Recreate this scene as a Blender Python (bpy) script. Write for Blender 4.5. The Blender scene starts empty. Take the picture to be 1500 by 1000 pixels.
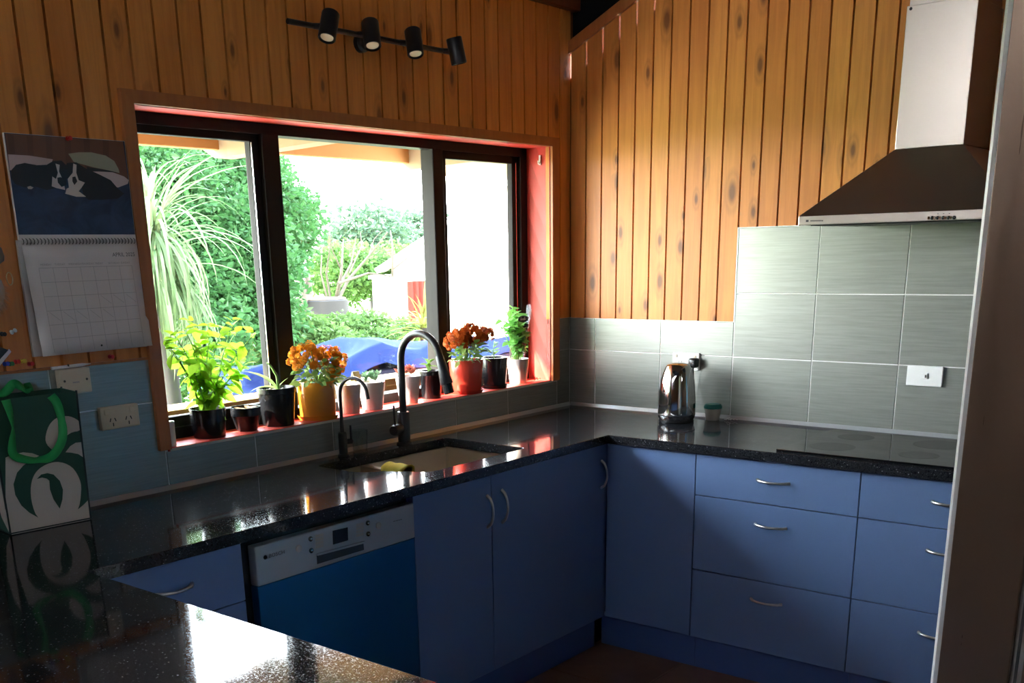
import bpy, bmesh, math, random
from mathutils import Vector, Matrix
random.seed(7)
PI = math.pi
sc = bpy.context.scene
C = sc.collection

# ------------------------------------------------------------------ camera
CP = Vector((-4.02096, -2.81213, 1.5897))
CR = Vector((0.63480474, -0.7723664, -0.02175047))
CU = Vector((0.23761579, 0.16835515, 0.95665839))
CF = Vector((0.735229, 0.61245954, -0.2903991))
FPX, PX, PY = 1525.59, 710.43, 832.85
cam_d = bpy.data.cameras.new('camera')
cam = bpy.data.objects.new('camera', cam_d)
C.objects.link(cam)
cam.matrix_world = Matrix(((CR.x, CU.x, -CF.x, CP.x), (CR.y, CU.y, -CF.y, CP.y),
                           (CR.z, CU.z, -CF.z, CP.z), (0, 0, 0, 1)))
cam_d.sensor_width = 36.0
cam_d.lens = FPX / 1500 * 36.0
cam_d.shift_x = (750 - PX) / 1500
cam_d.shift_y = (PY - 500) / 1500
cam_d.clip_start = 0.02
cam_d.clip_end = 400
sc.camera = cam


def at(px, py, ax, v):
    """point of the photograph's pixel on the plane ax = v"""
    d = CF + CR * ((px - PX) / FPX) - CU * ((py - PY) / FPX)
    i = 'xyz'.index(ax)
    return CP + d * ((v - CP[i]) / d[i])


# ------------------------------------------------------------------ world, sun, exposure
SKY_STRENGTH = 44.0
SUN_STRENGTH = 48.0
world = bpy.data.worlds.new('sky')
sc.world = world
world.use_nodes = True
wn, wl = world.node_tree.nodes, world.node_tree.links
wn.clear()
w_out = wn.new('ShaderNodeOutputWorld')
w_bg = wn.new('ShaderNodeBackground')
w_tc = wn.new('ShaderNodeTexCoord')
w_sep = wn.new('ShaderNodeSeparateXYZ')
w_ramp = wn.new('ShaderNodeValToRGB')
wl.new(w_tc.outputs['Generated'], w_sep.inputs[0])
wl.new(w_sep.outputs['Z'], w_ramp.inputs[0])
wl.new(w_ramp.outputs[0], w_bg.inputs[0])
wl.new(w_bg.outputs[0], w_out.inputs[0])
w_ramp.color_ramp.elements[0].position = 0.0
w_ramp.color_ramp.elements[0].color = (0.97, 0.985, 1.0, 1)
w_ramp.color_ramp.elements[1].position = 0.9
w_ramp.color_ramp.elements[1].color = (0.55, 0.75, 1.0, 1)
w_bg.inputs[1].default_value = SKY_STRENGTH

sun_d = bpy.data.lights.new('sun', 'SUN')
sun_d.energy = SUN_STRENGTH
sun_d.color = (1.0, 0.93, 0.8)
sun_d.angle = math.radians(1.2)
sun = bpy.data.objects.new('sun', sun_d)
C.objects.link(sun)
sun.rotation_euler = Vector((1.6, -1.0, -1.09)).to_track_quat('-Z', 'Y').to_euler()

sc.view_settings.view_transform = 'Standard'
sc.view_settings.look = 'None'
sc.view_settings.gamma = 1.0
sc.view_settings.use_curve_mapping = False
sc.view_settings.exposure = 0.15
sc.cycles.max_bounces = 10
sc.cycles.diffuse_bounces = 5
sc.cycles.glossy_bounces = 5
sc.cycles.transparent_max_bounces = 24
sc.cycles.transmission_bounces = 6
sc.cycles.sample_clamp_indirect = 6.0
sc.cycles.caustics_reflective = False
sc.cycles.caustics_refractive = False
sc.cycles.use_denoising = True

# ------------------------------------------------------------------ materials
M = {}


def mat(name, base=(.5, .5, .5), rough=.5, metal=0., spec=.5, **kw):
    m = bpy.data.materials.new(name)
    m.use_nodes = True
    n = m.node_tree.nodes
    b = n['Principled BSDF']
    b.inputs['Base Color'].default_value = (*base, 1)
    b.inputs['Roughness'].default_value = rough
    b.inputs['Metallic'].default_value = metal
    b.inputs['Specular IOR Level'].default_value = spec
    for k, v in kw.items():
        b.inputs[k.replace('_', ' ')].default_value = v
    M[name] = m
    return m


def nn(m, t, **kw):
    x = m.node_tree.nodes.new(t)
    for k, v in kw.items():
        setattr(x, k, v)
    return x


def lk(m, a, b):
    m.node_tree.links.new(a, b)


def bsdf(m):
    return m.node_tree.nodes['Principled BSDF']


def ramp(m, stops):
    r = nn(m, 'ShaderNodeValToRGB')
    e = r.color_ramp.elements
    while len(e) < len(stops):
        e.new(0.5)
    for i, (p, c) in enumerate(stops):
        e[i].position = p
        e[i].color = (*c, 1)
    return r


def math_n(m, op, a, b=None, clamp=False):
    x = nn(m, 'ShaderNodeMath', operation=op, use_clamp=clamp)
    for i, v in enumerate((a, b)):
        if v is None:
            continue
        if isinstance(v, (int, float)):
            x.inputs[i].default_value = v
        else:
            lk(m, v, x.inputs[i])
    return x.outputs[0]


def mix_col(m, fac, a, b, blend='MIX'):
    x = nn(m, 'ShaderNodeMix', data_type='RGBA', blend_type=blend)
    for sock, v in ((x.inputs['Factor'], fac), (x.inputs['A'], a), (x.inputs['B'], b)):
        if isinstance(v, (int, float)):
            sock.default_value = v
        elif isinstance(v, tuple):
            sock.default_value = (*v, 1)
        else:
            lk(m, v, sock)
    return x.outputs['Result']


def obj_vec(m, scale, rnd=0.0):
    tc = nn(m, 'ShaderNodeTexCoord')
    mp = nn(m, 'ShaderNodeMapping')
    mp.inputs['Scale'].default_value = scale
    lk(m, tc.outputs['Object'], mp.inputs['Vector'])
    if not rnd:
        return mp.outputs[0]
    oi = nn(m, 'ShaderNodeObjectInfo')
    mul = nn(m, 'ShaderNodeVectorMath', operation='SCALE')
    mul.inputs[0].default_value = (1.0, 1.7, 2.3)
    k = math_n(m, 'MULTIPLY', oi.outputs['Random'], rnd)
    lk(m, k, mul.inputs['Scale'])
    add = nn(m, 'ShaderNodeVectorMath', operation='ADD')
    lk(m, mp.outputs[0], add.inputs[0])
    lk(m, mul.outputs[0], add.inputs[1])
    return add.outputs[0]


def noise(m, vec, scale, detail=4, rough=.55, dist=0.):
    x = nn(m, 'ShaderNodeTexNoise')
    x.inputs['Scale'].default_value = scale
    x.inputs['Detail'].default_value = detail
    x.inputs['Roughness'].default_value = rough
    x.inputs['Distortion'].default_value = dist
    lk(m, vec, x.inputs['Vector'])
    return x.outputs['Fac']


def bump(m, h, strength, dist=.01):
    x = nn(m, 'ShaderNodeBump')
    x.inputs['Strength'].default_value = strength
    x.inputs['Distance'].default_value = dist
    lk(m, h, x.inputs['Height'])
    lk(m, x.outputs[0], bsdf(m).inputs['Normal'])


def make_pine(name, c_dark, c_light, c_grain, knots=True, rough=.42):
    m = mat(name, c_light, rough, spec=.35)
    v = obj_vec(m, (14, 14, .9), 60)
    g = noise(m, v, 3.0, 5, .6, .6)
    v2 = obj_vec(m, (3, 3, .8), 35)
    t = noise(m, v2, 1.3, 2)
    oi = nn(m, 'ShaderNodeObjectInfo')
    tone = math_n(m, 'ADD', math_n(m, 'MULTIPLY', oi.outputs['Random'], .75), math_n(m, 'MULTIPLY', t, .35), True)
    base = mix_col(m, tone, c_dark, c_light)
    gr = ramp(m, [(.38, (0, 0, 0)), (.62, (1, 1, 1))])
    lk(m, g, gr.inputs[0])
    col = mix_col(m, math_n(m, 'MULTIPLY', math_n(m, 'SUBTRACT', 1.0, gr.outputs[0]), .42), base, c_grain)
    if knots:
        tc = nn(m, 'ShaderNodeTexCoord')
        sx = nn(m, 'ShaderNodeSeparateXYZ')
        lk(m, tc.outputs['Object'], sx.inputs[0])
        cb = nn(m, 'ShaderNodeCombineXYZ')
        lk(m, math_n(m, 'ADD', math_n(m, 'MULTIPLY', math_n(m, 'ADD', sx.outputs[0], sx.outputs[1]), 11.0), math_n(m, 'MULTIPLY', oi.outputs['Random'], 57.0)), cb.inputs[0])
        lk(m, math_n(m, 'ADD', math_n(m, 'MULTIPLY', sx.outputs[2], 4.2), math_n(m, 'MULTIPLY', oi.outputs['Random'], 131.0)), cb.inputs[1])
        vo = nn(m, 'ShaderNodeTexVoronoi', voronoi_dimensions='2D')
        vo.inputs['Scale'].default_value = 1.0
        vo.inputs['Randomness'].default_value = .95
        lk(m, cb.outputs[0], vo.inputs['Vector'])
        sep = nn(m, 'ShaderNodeSeparateColor')
        lk(m, vo.outputs['Color'], sep.inputs[0])
        sel = math_n(m, 'GREATER_THAN', sep.outputs[0], .66)
        size = math_n(m, 'ADD', math_n(m, 'MULTIPLY', sep.outputs[1], .8), .55)
        wob = math_n(m, 'DIVIDE', math_n(m, 'ADD', vo.outputs['Distance'], math_n(m, 'MULTIPLY', g, .05)), size)
        kr = ramp(m, [(.10, (1, 1, 1)), (.16, (.5, .5, .5)), (.21, (.18, .18, .18)), (.27, (.3, .3, .3)), (.36, (0, 0, 0))])
        lk(m, wob, kr.inputs[0])
        kf = math_n(m, 'MULTIPLY', math_n(m, 'MULTIPLY', kr.outputs[0], sel), .82)
        col = mix_col(m, kf, col, (.10, .032, .008))
    lk(m, col, bsdf(m).inputs['Base Color'])
    bump(m, g, .06, .004)
    return m


make_pine('pine', (.58, .192, .036), (.72, .282, .058), (.42, .118, .020))
make_pine('timber_trim', (.36, .12, .03), (.44, .15, .04), (.26, .08, .02), knots=False)
make_pine('timber_dark', (.14, .035, .014), (.18, .05, .02), (.08, .02, .01), knots=False)
mat('groove', (.20, .06, .012), .8)
mat('grout', (.80, .80, .77), .5)
mat('black_paint', (.006, .006, .007), .9, spec=.1)
mat('ceiling_brown', (.10, .055, .035), .8)
mat('white_plaster', (.55, .46, .36), .85)
mat('plaster_warm', (.20, .11, .06), .85)

# brushed metallic glazed tile
m = mat('steel_tile', (.30, .31, .28), .3, metal=.45)
v = obj_vec(m, (6, 6, 160), 20)
g = noise(m, v, 1.0, 4, .6)
r = ramp(m, [(.3, (.225, .235, .21)), (.7, (.295, .305, .27))])
lk(m, g, r.inputs[0])
lk(m, r.outputs[0], bsdf(m).inputs['Base Color'])
lk(m, math_n(m, 'ADD', math_n(m, 'MULTIPLY', g, .12), .31), bsdf(m).inputs['Roughness'])
bump(m, g, .05, .001)

# black speckled engineered stone
m = mat('stone', (.012, .013, .016), .1, spec=.38)
v = obj_vec(m, (1, 1, 1))
vo = nn(m, 'ShaderNodeTexVoronoi')
vo.inputs['Scale'].default_value = 420
lk(m, v, vo.inputs['Vector'])
sep = nn(m, 'ShaderNodeSeparateColor')
lk(m, vo.outputs['Color'], sep.inputs[0])
rs = ramp(m, [(0.0, (.006, .006, .008)), (.55, (.018, .019, .022)), (.93, (.024, .026, .03)), (.985, (.04, .04, .045)), (.997, (.30, .30, .31))])
lk(m, sep.outputs[0], rs.inputs[0])
lk(m, rs.outputs[0], bsdf(m).inputs['Base Color'])
rr = ramp(m, [(.0, (.05, .05, .05)), (.6, (.06, .06, .06)), (.85, (.10, .10, .10)), (1., (.16, .16, .16))])
lk(m, sep.outputs[1], rr.inputs[0])
lk(m, rr.outputs[0], bsdf(m).inputs['Roughness'])

# blue laminate
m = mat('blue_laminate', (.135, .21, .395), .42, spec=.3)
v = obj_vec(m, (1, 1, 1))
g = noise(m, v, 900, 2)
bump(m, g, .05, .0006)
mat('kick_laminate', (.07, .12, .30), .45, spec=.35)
mat('dishwasher_blue', (.008, .13, .29), .3, metal=.6)
mat('chrome', (.80, .80, .80), .12, metal=1.)
mat('brushed_handle', (.72, .68, .62), .28, metal=1.)

m = mat('brushed_steel', (.60, .585, .56), .3, metal=1.)
g = noise(m, obj_vec(m, (4, 4, 300), 10), 1.0, 3)
lk(m, math_n(m, 'ADD', math_n(m, 'MULTIPLY', g, .22), .16), bsdf(m).inputs['Roughness'])
m = mat('sink_steel', (.66, .60, .52), .34, metal=1.)
m = mat('hood_steel', (.68, .60, .53), .26, metal=1.)
g = noise(m, obj_vec(m, (2, 3, 120), 10), 1.0, 2)
lk(m, math_n(m, 'ADD', math_n(m, 'MULTIPLY', g, .08), .27), bsdf(m).inputs['Roughness'])
m = mat('fridge_steel', (.34, .225, .155), .36, metal=.55)
g = noise(m, obj_vec(m, (60, 60, 1.2), 10), 1.0, 3)
g2 = noise(m, obj_vec(m, (9, 9, 5), 10), 1.0, 4)
lk(m, math_n(m, 'ADD', math_n(m, 'MULTIPLY', math_n(m, 'MULTIPLY', g, g2), .5), .22), bsdf(m).inputs['Roughness'])
mat('sealant', (.42, .43, .44), .35, metal=.4)
mat('highlight_white', (.92, .91, .89), .35)  # near-white colour for the window light caught on the fridge door
mat('gasket', (.72, .73, .72), .5)
mat('dark_gasket', (.1, .11, .12), .5)

mat('matt_black', (.014, .014, .016), .38, spec=.45)
mat('black_plastic', (.012, .012, .013), .25, spec=.5)
mat('black_glass', (.004, .004, .005), .05, spec=.6)
mat('window_bronze', (.013, .010, .008), .55, spec=.12)
mat('red_paint', (.78, .085, .055), .45, spec=.4)
mat('white_paint', (.80, .79, .74), .5)
mat('outlet_white', (.85, .85, .82), .4)
mat('outlet_beige', (.66, .55, .40), .45)
mat('slot', (.03, .025, .02), .6)
mat('floor_grout', (.16, .11, .08), .8)
m = mat('floor_tile', (.17, .085, .05), .45, spec=.4)
g = noise(m, obj_vec(m, (5, 5, 5), 20), 1.4, 5)
r = ramp(m, [(.3, (.20, .10, .06)), (.7, (.30, .155, .092))])
lk(m, g, r.inputs[0])
lk(m, r.outputs[0], bsdf(m).inputs['Base Color'])


def glass_mat(name, tint=(1, 1, 1), rough=0.02, ior=1.45):
    m = bpy.data.materials.new(name)
    m.use_nodes = True
    m.node_tree.nodes.clear()
    o = nn(m, 'ShaderNodeOutputMaterial')
    t = nn(m, 'ShaderNodeBsdfTransparent')
    t.inputs[0].default_value = (*tint, 1)
    g = nn(m, 'ShaderNodeBsdfGlossy')
    g.inputs['Roughness'].default_value = rough
    lw = nn(m, 'ShaderNodeLayerWeight')
    lw.inputs[0].default_value = .5
    f0 = ((ior - 1) / (ior + 1)) ** 2
    fr = math_n(m, 'ADD', math_n(m, 'MULTIPLY', math_n(m, 'POWER', lw.outputs['Facing'], 5.0), 1 - f0), f0)
    x = nn(m, 'ShaderNodeMixShader')
    lk(m, fr, x.inputs[0])
    lk(m, t.outputs[0], x.inputs[1])
    lk(m, g.outputs[0], x.inputs[2])
    lk(m, x.outputs[0], o.inputs[0])
    M[name] = m
    return m


glass_mat('window_glass', (.97, .985, .975))
glass_mat('tumbler_glass', (.90, .93, .92), .03, 1.5)
glass_mat('plastic_sleeve', (.93, .95, .94), .15, 1.35)


def leaf_mat(name, c1, c2, trans=.5, rough=.55, tcol=None, spec=.12):
    m = bpy.data.materials.new(name)
    m.use_nodes = True
    m.node_tree.nodes.clear()
    o = nn(m, 'ShaderNodeOutputMaterial')
    tc = nn(m, 'ShaderNodeTexCoord')
    n = nn(m, 'ShaderNodeTexNoise')
    n.inputs['Scale'].default_value = 9
    n.inputs['Detail'].default_value = 2
    lk(m, tc.outputs['Object'], n.inputs['Vector'])
    oi = nn(m, 'ShaderNodeObjectInfo')
    f = math_n(m, 'ADD', math_n(m, 'MULTIPLY', oi.outputs['Random'], .6), math_n(m, 'MULTIPLY', n.outputs['Fac'], .5), True)
    col = mix_col(m, f, c1, c2)
    d = nn(m, 'ShaderNodeBsdfPrincipled')
    d.inputs['Roughness'].default_value = rough
    d.inputs['Specular IOR Level'].default_value = spec
    lk(m, col, d.inputs['Base Color'])
    t = nn(m, 'ShaderNodeBsdfTranslucent')
    if tcol:
        t.inputs[0].default_value = (*tcol, 1)
    else:
        lk(m, col, t.inputs[0])
    x = nn(m, 'ShaderNodeMixShader')
    x.inputs[0].default_value = trans
    lk(m, d.outputs[0], x.inputs[1])
    lk(m, t.outputs[0], x.inputs[2])
    lk(m, x.outputs[0], o.inputs[0])
    M[name] = m
    return m


leaf_mat('basil_leaf', (.24, .47, .02), (.46, .70, .07), .66)
leaf_mat('basil_leaf_b', (.13, .36, .07), (.26, .52, .14), .55)
leaf_mat('mum_leaf', (.14, .28, .05), (.34, .46, .15), .45)
leaf_mat('succulent_leaf', (.13, .28, .12), (.30, .45, .26), .2)
leaf_mat('red_succulent', (.42, .08, .05), (.62, .22, .14), .2)
leaf_mat('strap_leaf', (.30, .40, .10), (.50, .55, .25), .35)
leaf_mat('mum_orange', (.42, .10, .004), (.82, .36, .02), .25)
leaf_mat('mum_rust', (.26, .028, .006), (.66, .16, .02), .25)
leaf_mat('dry_leaf', (.48, .26, .12), (.62, .42, .25), .3)
leaf_mat('bush_leaf', (.015, .052, .013), (.042, .10, .03), .45)
leaf_mat('shrub_leaf', (.034, .08, .016), (.08, .125, .036), .45)
leaf_mat('far_leaf', (.032, .062, .034), (.06, .10, .056), .35)
leaf_mat('yucca_leaf', (.10, .12, .02), (.17, .17, .04), .4)
leaf_mat('palm_leaf', (.055, .10, .035), (.12, .16, .075), .35)
leaf_mat('tint_curtain_blue', (.09, .27, .38), (.10, .29, .41), .5, .9)
mat('bounce_slab', (.42, .40, .36), .9)
mat('stem_green', (.22, .38, .08), .6)
mat('stem_brown', (.24, .15, .07), .8)
mat('soil', (.045, .028, .018), .95)
mat('pebble', (.40, .38, .34), .8)
mat('orange_glaze', (.72, .26, .022), .22, spec=.5)
mat('red_glaze', (.52, .045, .025), .22, spec=.5)
mat('white_glaze', (.80, .74, .68), .35)
mat('black_pot', (.008, .008, .009), .2, spec=.35)
mat('kettle_steel', (.82, .80, .78), .09, metal=1.)
mat('clear_plastic', (.62, .55, .45), .3, Transmission_Weight=.3)
mat('spice', (.42, .20, .09), .8)
mat('teal_lid', (.005, .17, .14), .35)
mat('sponge', (.55, .42, .06), .95)
mat('bag_green', (.006, .055, .032), .7)
mat('bag_edge', (.004, .012, .010), .7)
mat('bag_white', (.62, .53, .46), .7)
mat('bag_strap', (.01, .29, .07), .75)
mat('paper', (.80, .72, .69), .7)
mat('paper_edge', (.62, .57, .54), .8)
mat('print_line', (.42, .36, .34), .8)
mat('print_dark', (.10, .09, .09), .8)
mat('photo_navy', (.014, .028, .072), .45)
mat('photo_black', (.006, .006, .007), .45)
mat('photo_wood', (.15, .06, .028), .45)
mat('photo_wood_b', (.11, .042, .02), .45)
mat('photo_sheet', (.60, .45, .42), .45)
mat('photo_pillow', (.34, .33, .22), .45)
mat('photo_fur', (.70, .58, .50), .45)
m = M['photo_navy']
g = noise(m, obj_vec(m, (14, 14, 18)), 1.0, 4, .6, 1.0)
r = ramp(m, [(.35, (.008, .016, .045)), (.65, (.025, .045, .10))])
lk(m, g, r.inputs[0])
lk(m, r.outputs[0], bsdf(m).inputs['Base Color'])
for nm, c in (('red', (.55, .015, .012)), ('blue', (.015, .05, .35)), ('green', (.01, .20, .05)), ('yellow', (.65, .42, .03)),
              ('white', (.75, .74, .72)), ('black', (.012, .012, .014))):
    mat('pin_' + nm, c, .35)
mat('fur', (.55, .42, .31), .95)
mat('fur_grey', (.22, .19, .17), .95)
mat('brass', (.70, .50, .25), .3, metal=1.)
mat('eave_timber', (.36, .19, .075), .8, spec=.1)
mat('rafter_timber', (.26, .19, .12), .8, spec=.1)
mat('cream_timber', (.30, .22, .10), .8, spec=.1)
mat('tarp_blue', (.010, .018, .066), .95, spec=.05)
mat('tag_blue', (.12, .19, .19), .8)
mat('tag_cream', (.24, .21, .10), .8)
mat('tarp_shade_navy', (.006, .006, .014), .9, spec=.1)  # tarpaulin blue darkened for its side in shade
mat('grass_ground', (.22, .26, .09), .95)
mat('bark', (.022, .019, .018), .9, spec=.1)
mat('bark_pale', (.045, .036, .028), .9, spec=.1)
mat('sawn_wood', (.12, .065, .03), .8)
mat('house_white', (.86, .84, .80), .7)
mat('roof_white', (.80, .79, .77), .6)
mat('fence_red', (.065, .010, .007), .8, spec=.1)
mat('lamp_lens', (.95, .85, .66), .25)
mat('lamp_lens_rim', (.02, .02, .02), .4)
mat('display', (.004, .005, .008), .1)
mat('panel_grey', (.48, .48, .48), .4, metal=.4)
mat('button_beige', (.52, .44, .36), .5)
mat('recess', (.05, .05, .055), .35, metal=.6)


# ------------------------------------------------------------------ mesh helpers
class MB:
    def __init__(s):
        s.v, s.f, s.m = [], [], []

    def add(s, vs, fs, mi=0):
        o = len(s.v)
        s.v += [tuple(p) for p in vs]
        for f in fs:
            s.f.append(tuple(i + o for i in f))
            s.m.append(mi)
        return s

    def box(s, a, b, mi=0):
        x0, y0, z0 = (min(a[i], b[i]) for i in range(3))
        x1, y1, z1 = (max(a[i], b[i]) for i in range(3))
        v = [(x0, y0, z0), (x1, y0, z0), (x1, y1, z0), (x0, y1, z0), (x0, y0, z1), (x1, y0, z1), (x1, y1, z1), (x0, y1, z1)]
        return s.add(v, [(3, 2, 1, 0), (4, 5, 6, 7), (0, 1, 5, 4), (1, 2, 6, 5), (2, 3, 7, 6), (3, 0, 4, 7)], mi)

    def bev(s, a, b, r=.003, seg=2, mi=0):
        bm = bmesh.new()
        bmesh.ops.create_cube(bm, size=1)
        for v in bm.verts:
            for i in range(3):
                v.co[i] = (a[i] + b[i]) / 2 + v.co[i] * abs(b[i] - a[i])
        bmesh.ops.bevel(bm, geom=list(bm.edges), offset=r, segments=seg, affect='EDGES', profile=.5)
        bm.verts.ensure_lookup_table()
        vs = [tuple(v.co) for v in bm.verts]
        fs = [tuple(v.index for v in f.verts) for f in bm.faces]
        bm.free()
        return s.add(vs, fs, mi)

    def prism(s, poly, axis, lo, hi, mi=0, inset=0.0):
        """poly in the two other axes (in xyz order), extruded along axis; 'lo' end may be shrunk along its first coordinate"""
        n = len(poly)
        uc = sum(p[0] for p in poly) / n

        def pt(p, w):
            if axis == 'x':
                return (w, p[0], p[1])
            if axis == 'y':
                return (p[0], w, p[1])
            return (p[0], p[1], w)
        mn, mx = min(p[0] for p in poly), max(p[0] for p in poly)

        def ins(p):
            if p[0] - mn < 1e-6:
                return (p[0] + inset, p[1])
            if mx - p[0] < 1e-6:
                return (p[0] - inset, p[1])
            return p
        a = [pt(ins(p) if inset else p, lo) for p in poly]
        b = [pt(p, hi) for p in poly]
        fs = [tuple(range(n)), tuple(range(2 * n - 1, n - 1, -1))]
        fs += [(i, i + n, (i + 1) % n + n, (i + 1) % n) for i in range(n)]
        return s.add(a + b, fs, mi)

    def tube(s, path, rad, n=10, mi=0, cap=True):
        path = [Vector(p) for p in path]
        if not isinstance(rad, (list, tuple)):
            rad = [rad] * len(path)
        vs, fs = [], []
        prev = None
        for i, p in enumerate(path):
            t = (path[min(i + 1, len(path) - 1)] - path[max(i - 1, 0)]).normalized()
            if prev is None:
                a = t.cross(Vector((0, 0, 1)))
                if a.length < .05:
                    a = t.cross(Vector((1, 0, 0)))
            else:
                a = prev - t * prev.dot(t)
            a.normalize()
            prev = a
            b = t.cross(a)
            for k in range(n):
                w = 2 * PI * k / n
                vs.append(p + (a * math.cos(w) + b * math.sin(w)) * rad[i])
        for i in range(len(path) - 1):
            for k in range(n):
                fs.append((i * n + k, i * n + (k + 1) % n, (i + 1) * n + (k + 1) % n, (i + 1) * n + k))
        if cap:
            fs.append(tuple(range(n - 1, -1, -1)))
            fs.append(tuple(range((len(path) - 1) * n, len(path) * n)))
        return s.add(vs, fs, mi)

    def lathe(s, prof, c=(0, 0, 0), n=28, mi=0, axis=None):
        """profile [(r, h)] about a vertical axis (or the given axis vector) through c"""
        c = Vector(c)
        q = Vector((0, 0, 1)).rotation_difference(Vector(axis)) if axis is not None else None
        vs, fs = [], []
        for r, h in prof:
            for k in range(n):
                w = 2 * PI * k / n
                p = Vector((r * math.cos(w), r * math.sin(w), h))
                if q:
                    p = q @ p
                vs.append(c + p)
        for i in range(len(prof) - 1):
            for k in range(n):
                fs.append((i * n + k, i * n + (k + 1) % n, (i + 1) * n + (k + 1) % n, (i + 1) * n + k))
        if prof[0][0] > 1e-5:
            fs.append(tuple(range(n - 1, -1, -1)))
        if prof[-1][0] > 1e-5:
            fs.append(tuple(range((len(prof) - 1) * n, len(prof) * n)))
        return s.add(vs, fs, mi)


ORG = {}


def setp(o, label=None, cat=None, group=None, kind=None):
    if label:
        o['label'] = label
    if cat:
        o['category'] = cat
    if group:
        o['group'] = group
    if kind:
        o['kind'] = kind
    return o


def build(name, mb, material, parent=None, smooth=None, label=None, cat=None, group=None, kind=None):
    """one mesh object, its origin at its own base; vertices are given in world space"""
    xs = [[v[i] for v in mb.v] for i in range(3)]
    org = Vector(((min(xs[0]) + max(xs[0])) / 2, (min(xs[1]) + max(xs[1])) / 2, min(xs[2])))
    me = bpy.data.meshes.new(name)
    me.from_pydata([Vector(v) - org for v in mb.v], [], mb.f)
    mats = material if isinstance(material, (list, tuple)) else [material]
    for x in mats:
        me.materials.append(M[x])
    if len(mats) > 1:
        me.polygons.foreach_set('material_index', mb.m)
    me.validate()
    me.update()
    if smooth is not None:
        me.polygons.foreach_set('use_smooth', [True] * len(me.polygons))
        me.set_sharp_from_angle(angle=math.radians(smooth))
    o = bpy.data.objects.new(name, me)
    C.objects.link(o)
    if parent is not None:
        o.parent = parent
        o.location = org - ORG[parent.name]
    else:
        o.location = org
    ORG[o.name] = org
    return setp(o, label, cat, group, kind)


def thing(name, loc, label, cat, group=None):
    e = bpy.data.objects.new(name, None)
    C.objects.link(e)
    e.location = loc
    e.empty_display_size = .05
    ORG[e.name] = Vector(loc)
    return setp(e, label, cat, group)


def inst(name, me, parent, mtx):
    """a copy of a shared mesh, mtx in world space, under a parent that is only translated"""
    o = bpy.data.objects.new(name, me)
    C.objects.link(o)
    if parent is not None:
        o.parent = parent
        o.matrix_basis = Matrix.Translation(-ORG[parent.name]) @ mtx
    else:
        o.matrix_basis = mtx
    return o


def mesh_only(name, mb, material, smooth=None):
    me = bpy.data.meshes.new(name)
    me.from_pydata(mb.v, [], mb.f)
    me.materials.append(M[material])
    me.update()
    if smooth is not None:
        me.polygons.foreach_set('use_smooth', [True] * len(me.polygons))
        me.set_sharp_from_angle(angle=math.radians(smooth))
    return me


def text_mb(s, size, fn, depth=.0):
    """flat lettering as mesh faces, fn maps (u, v) of the text plane to world space"""
    cu = bpy.data.curves.new('lettering', 'FONT')
    cu.body = s
    cu.size = size
    cu.resolution_u = 2
    o = bpy.data.objects.new('lettering', cu)
    C.objects.link(o)
    dg = bpy.context.evaluated_depsgraph_get()
    me = bpy.data.meshes.new_from_object(o.evaluated_get(dg))
    mb = MB()
    mb.add([fn(v.co.x, v.co.y) for v in me.vertices], [tuple(p.vertices) for p in me.polygons])
    bpy.data.objects.remove(o)
    bpy.data.curves.remove(cu)
    bpy.data.meshes.remove(me)
    return mb


# ================================================================== THE ROOM
ROOM_X, ROOM_Y = -6.4, -5.0
RAKE = .465
OPX0, OPX1, OPZ0, OPZ1 = -2.17, -.155, 1.03, 2.016      # window opening
FY = .125                                              # depth of the reveal

def rake(y):
    return 2.395 + RAKE * (-y)

# window wall
b = MB()
b.box((ROOM_X - .1, .014, -.1), (OPX0, .2, 2.7)).box((OPX1, .014, -.1), (.12, .2, 2.7))
b.box((OPX0, .014, -.1), (OPX1, .2, OPZ0 - .03)).box((OPX0, .014, OPZ1 + .012), (OPX1, .2, 2.7))
wall_back = build('wall_back', b, 'groove', kind='structure')

PITCH = .083
k0 = -1.238 + PITCH * 15
x = k0
while x > ROOM_X:
    x1, x0 = x - .0014, x - PITCH + .0014
    x -= PITCH
    x1 = min(x1, .034)
    zb, zt = 1.308, 2.558
    if x0 > OPX1 - .03 and x1 - x0 > .01:
        poly = [(x0, 1.298), (x1, 1.298), (x1, zt), (x0, zt)]
    elif x1 < OPX0 + .002:
        poly = [(x0, zb), (x1, zb), (x1, zt), (x0, zt)]
    elif x0 < OPX0:
        poly = [(x0, zb), (OPX0, zb), (OPX0, OPZ1), (x1, OPZ1), (x1, zt), (x0, zt)]
    else:
        poly = [(x0, OPZ1), (x1, OPZ1), (x1, zt), (x0, zt)]
    if x1 - x0 < .01:
        continue
    build('board', MB().prism(poly, 'y', 0, .016, inset=.0026), 'pine', wall_back)

# window-wall tiles and grout
b = MB().box((ROOM_X, .0008, .88), (OPX0, .016, 1.308)).box((OPX0, .0008, .88), (OPX1, .016, 1.02)).box((OPX1, .0008, .88), (.012, .016, 1.298))
build('grout_bed', b, 'grout', wall_back)
cols = [0, -.099, -.463, -.806, -1.145, -1.485, -1.835, -2.183]
while cols[-1] > ROOM_X:
    cols.append(cols[-1] - .345)
for i in range(len(cols) - 1):
    x1, x0 = cols[i] - .002, cols[i + 1] + .002
    if i == 0:
        rows = [(.9, 1.155), (1.157, 1.297)]
    elif i < 7:
        rows = [(.9, 1.018)]
    else:
        rows = [(.9, 1.173), (1.177, 1.306)]
    for z0, z1 in rows:
        build('tile', MB().bev((x0, -.001, z0), (x1, .012, z1), .0012, 1), 'steel_tile', wall_back)

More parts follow.
